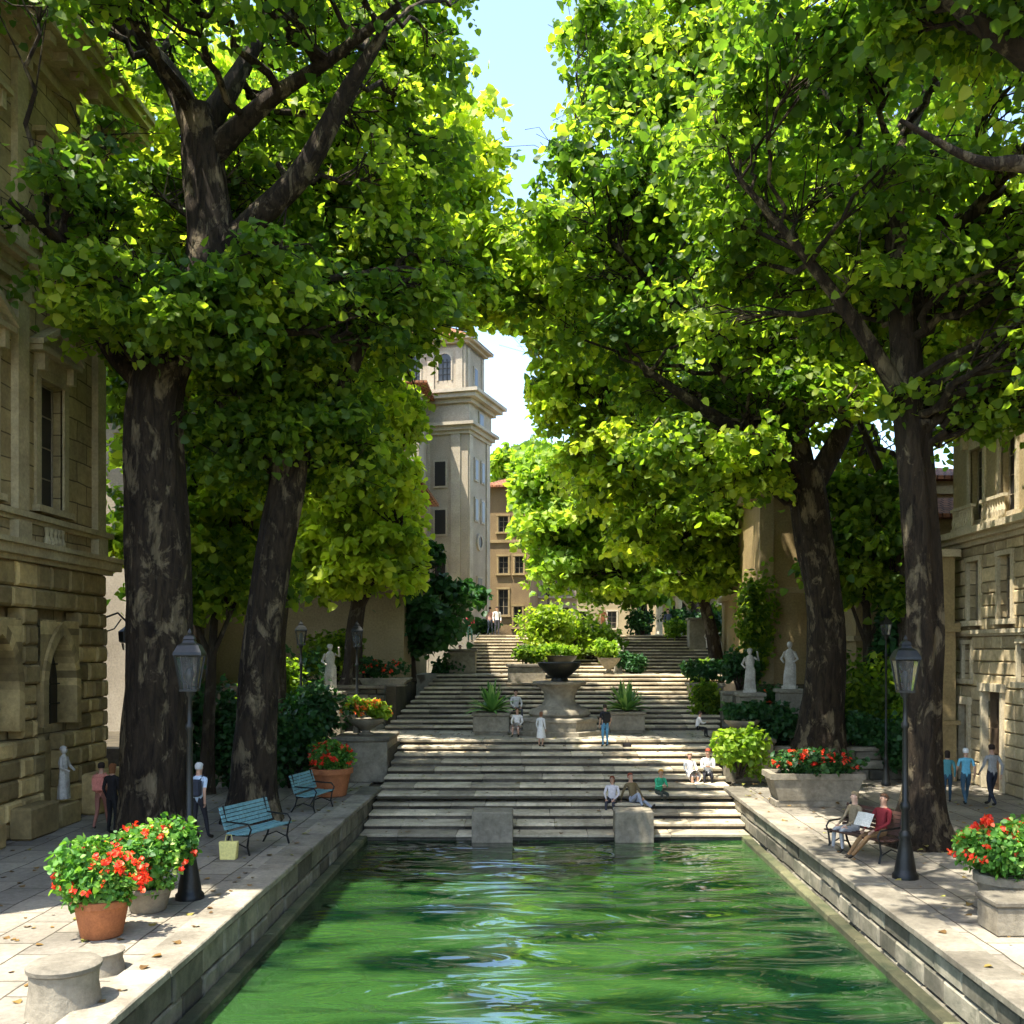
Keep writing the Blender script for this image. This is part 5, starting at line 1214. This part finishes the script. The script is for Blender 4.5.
# upper square
for k, (lab, px, Y, z, sh, lg, rz, po) in enumerate([
  ('white clad person standing at the head of the upper left steps', 497, 60.0, Z3, (.75, .74, .74), (.08, .08, .10), 10, 'stand'),
  ('person in pink beside the white clad one at the top of the stairs', 490, 60.4, Z3, (.55, .32, .26), (.10, .12, .16), 170, 'walk'),
  ('person in orange walking on the upper square behind the fountain shrub', 603, 60.5, Z3, (.60, .22, .12), (.45, .18, .10), 20, 'walk'),
  ('pale clothed person at the top right of the stairs, standing by the pedestal', 728, 57.5, 5.1, (.70, .70, .68), (.5, .48, .45), 30, 'stand'),
  ('light shirted person seated at the top right edge of the stairs', 709, 55.5, 4.3, (.6, .52, .45), (.62, .55, .45), -10, 'sit'),
  ('person in grey seated lowest of the top right group', 717, 53.5, 3.8, (.5, .44, .36), (.55, .50, .42), 15, 'sit'),
  ('white dressed person on the left stair terrace beside the hedge', 460, 56.0, 2.95, (.78, .76, .74), (.70, .68, .66), 0, 'stand'),
  ('dark clothed person beside the grey pedestal left of the upper steps', 470, 57.5, 4.85, (.35, .05, .06), (.04, .10, .08), 0, 'stand')]):
    kz = z
    if 51 < Y < 59 and px > 480: kz = step_z(Y)
    person(lab, ((px-540)*Y/1000, Y, kz if po != 'sit' else kz), R(rz), po, sh, lg, h=1.7, group=None, seat=.42)
# right pavement
person('person in dark red seated on the dark bench reading a paper', (7.18, 21.15, 0), R(-62), 'legs', (.22, .025, .03), (.22, .13, .06), (.09, .045, .025), 'a', 1.72, seat=.46)
person('person in tan hat seated at the far end of the dark bench', (6.85, 21.85, 0), R(-70), 'sit', (.24, .19, .12), (.35, .36, .36), (.03, .025, .02), 'c', 1.66, seat=.46, cap=(.22, .17, .10))
person('person in light blue shirt walking in front of the cream house', (12.05, 28.3, 0), R(175), 'walk', (.15, .45, .60), (.05, .10, .14), h=1.6, short=True, cap=(.75, .74, .72))
person('person in grey jacket walking rightmost in front of the cream house', (12.7, 28.1, 0), R(190), 'walk', (.32, .32, .31), (.03, .035, .05), h=1.72)
person('person in teal with dark hair nearest the straight tree trunk', (11.65, 28.6, 0), R(160), 'walk', (.08, .25, .28), (.04, .08, .12), h=1.5, longhair=True)
def newspaper():
    m = MB(); m.add([(-.22, 0, 0), (0, -.03, 0), (.22, 0, 0), (-.22, .02, .3), (0, -.01, .3), (.22, .02, .3)], [(0, 1, 4, 3), (1, 2, 5, 4)]); 
    o = m.build('newspaper', plain('newsprint', (.62, .60, .54), .8, 0, .3, 40)); o.location = (6.72, 20.92, .72); o.rotation_euler = (R(-25), 0, R(-62)); o.modifiers.new('s', 'SOLIDIFY').thickness = .004
    tag(o, 'open newspaper held by the person in dark red on the bench', 'newspaper')
newspaper()
def small_bag(label, loc, c, s=1):
    root = thing('shopping_bag', loc, label, 'bag'); m = MB(); m.hexa([(-.15*s, -.09*s, 0), (.15*s, -.09*s, 0), (.15*s, .09*s, 0), (-.15*s, .09*s, 0), (-.18*s, -.06*s, .34*s), (.18*s, -.06*s, .34*s), (.18*s, .06*s, .34*s), (-.18*s, .06*s, .34*s)]); m.build('body', cmat(c), root, bevel=.015)
    m = MB(); m.tube([(-.07*s, 0, .34*s), (-.05*s, 0, .46*s), (.05*s, 0, .46*s), (.07*s, 0, .34*s)], .008, 6); m.build('handle', cmat(c), root)
small_bag('pale yellow bag standing beside the teal bench', (-6.55, 21.05, 0), (.70, .62, .22), 1.1)
small_bag('small black bag on the steps right of the person in blue shorts', (lambda p: (p[0], p[1], p[2]))(on_step(627, 749, 34, 36.4)), (.02, .018, .016), .9)

# statues (draped figures)
def statue(label, loc, h, rz=0, seed=1, name='statue', plinth=True, arm=True):
    root = thing(name, loc, label, 'statue', rz); m = MB(); s = h/1.8; g = random.Random(seed)
    if plinth: m.box(-.26*s, -.22*s, 0, .26*s, .22*s, .12*s, ch=.01); m.build('plinth', M_MARBLE, root); m = MB()
    pts = [(0, 0, .12), (.01, 0, .5), (.03, .0, .9), (0, .01, 1.05), (-.01, .01, 1.25), (0, .01, 1.42), (0, 0, 1.5)]; rad = [.21, .19, .17, .14, .175, .13, .06]
    n = 18; vs = []; fs = []
    for (p, r_) in zip(pts, rad):
        for i in range(n):
            a = 2*math.pi*i/n; rr = r_*(1+.10*math.sin(a*6+p[2]*3+seed)*(1 if p[2] < 1 else .3)); vs.append(((p[0]+rr*math.cos(a)*1.15)*s, (p[1]+rr*math.sin(a)*.8)*s, p[2]*s))
    for k in range(len(pts)-1):
        for i in range(n): j = (i+1) % n; fs.append((k*n+i, k*n+j, k*n+n+j, k*n+n+i))
    fs.append(tuple(range(n))[::-1]); m.add(vs, fs); 
    m.ball((0, -.01*s, 1.64*s), .105*s, 12, sz=(.9, 1, 1.2)); m.tube([(0, 0, 1.45*s), (0, 0, 1.58*s)], .05*s, 8)
    sc = lambda p: tuple(v*s for v in p)
    for sx in (-1, 1):
        hnd = ((sx*.30, -.05, 1.12), (sx*.18, -.24, 1.0)) if sx < 0 or not arm else ((.34, -.05, 1.3), (.30, -.16, 1.62))
        m.tube([sc((sx*.17, 0, 1.39)), sc(hnd[0]), sc(hnd[1])], [.06*s, .048*s, .032*s], 8); m.ball(sc(hnd[1]), .04*s, 6)
    m.ball((0, .02*s, 1.68*s), .11*s, 10, sz=(1, 1, .9)); m.build('figure', M_MARBLE, root, smooth=True)
statue('small grey draped statue in the niche of the palace wall', (-12.0, 25.2, .56), 1.45, R(90), 1, plinth=False, arm=False)
statue('white draped statue on a plinth left of the stairs beside the lamp', (-7.65, 36.45, 2.9), 1.75, R(20), 2)
statue('white statue with raised arm on the plinth nearest the steps at right', (8.15, 38.85, 2.75), 1.75, R(-15), 3)
statue('white hooded statue on the plinth against the forked tree trunk', (9.65, 38.65, 2.9), 1.85, R(-25), 4, arm=False)
statue('small white statue on the steps behind the right spiky planter', (3.9, 50.0, Z2), 1.5, 0, 5)

g = np.random.default_rng(5); n = 700
X = np.where(g.random(n) < .5, g.uniform(-11.5, -5.2, n), g.uniform(6.0, 13.5, n)); Y = g.uniform(11, 33, n)
P = np.stack([X, Y, np.where((X > -5.56) | ((X < 6.36) & (X > 0)), .14, .012)], 1)
n2_ = 700; Ys = g.uniform(PY+.1, 58.5, n2_); Xs = g.uniform(-4.8, 7, n2_); P = np.concatenate([P, np.stack([Xs, Ys, np.array([step_z(v) for v in Ys])+.016], 1)])
lt = leaf_mesh('fallen_leaves', P, np.zeros_like(P), .10, leafmat('dry_leaf', [(0, (.10, .055, .02)), (.6, (.22, .13, .04)), (1, (.25, .26, .06))], .1), None, 9, up=14)
tag(lt, 'scattered fallen leaves on the paving and steps', 'leaves', kind='stuff')
for k, (px, Y, zz, lab) in enumerate([(632, 49.5, Z2, 'dark low shrub bed on the landing right of the fountain'), (676, 57.6, 5.1, 'round dark shrub on the uppermost steps at right'), (448, 50.5, 2.9, 'low grey green shrub left of the grey pedestal'), (700, 47.5, 2.9, 'orange tinted shrub beside the right pedestal on the stairs')]):
    bush('shrub', lab, ((px-540)*Y/1000, Y, zz), (1.1, .7, 1.0), (LF_DARK, LF_MID)[k % 2], .16, 1100, 400+k)
for k, (px, Y, sh, po, lab) in enumerate([(742, 52, (.7, .68, .64), 'sit', 'white clad person seated below the top right pedestal'), (668, 58.2, (.12, .14, .2), 'stand', 'dark clad person standing before the clipped bushes at the top'), (516, 41.0, (.74, .7, .66), 'sit', 'white shirted person seated on the steps behind the left spiky planter')]):
    person(lab, ((px-540)*Y/1000, Y, step_z(Y)), R(10*k), po, sh, (.12, .12, .14), h=1.65, seat=.4)
# ================================================================== LIGHT, SKY, CAMERA
AZ, EL = R(180-52), R(67)
sd = Vector((-math.sin(AZ)*math.cos(EL), math.cos(AZ)*math.cos(EL), math.sin(EL)))
w = bpy.data.worlds.new('World'); SC.world = w; w.use_nodes = True; nt = w.node_tree
sky = nt.nodes.new('ShaderNodeTexSky'); sky.sky_type = 'NISHITA'; sky.sun_disc = False; sky.sun_elevation = EL; sky.sun_rotation = -AZ; sky.air_density = 1.0; sky.dust_density = 1.2; sky.ozone_density = .6
bg = nt.nodes['Background']; bg.inputs['Strength'].default_value = .15; nt.links.new(sky.outputs[0], bg.inputs[0])
ld = bpy.data.lights.new('sun', 'SUN'); ld.energy = 4; ld.angle = R(.5); ld.color = (1, .94, .82)
lo = bpy.data.objects.new('sun', ld); COL.objects.link(lo); lo.rotation_euler = sd.to_track_quat('Z', 'Y').to_euler()
cd = bpy.data.cameras.new('camera'); cam = bpy.data.objects.new('camera', cd); COL.objects.link(cam)
cam.location = (0, 0, CAMZ); cam.rotation_euler = (R(90), 0, 0); cd.sensor_width = 36; cd.lens = 36*1000/1024
cd.shift_x = -(540-512)/1024; cd.shift_y = (650-512)/1024; cd.clip_start = .1; cd.clip_end = 3000; SC.camera = cam
SC.view_settings.view_transform = 'Standard'; SC.view_settings.look = 'None'; SC.view_settings.gamma = 1; SC.view_settings.exposure = 1.85
SC.render.engine = 'CYCLES'; SC.cycles.use_adaptive_sampling = True; SC.cycles.adaptive_threshold = .03; SC.cycles.max_bounces = 6; SC.cycles.diffuse_bounces = 3; SC.cycles.transmission_bounces = 5; SC.cycles.transparent_max_bounces = 6
SC.cycles.caustics_reflective = False; SC.cycles.caustics_refractive = False; SC.cycles.use_denoising = True
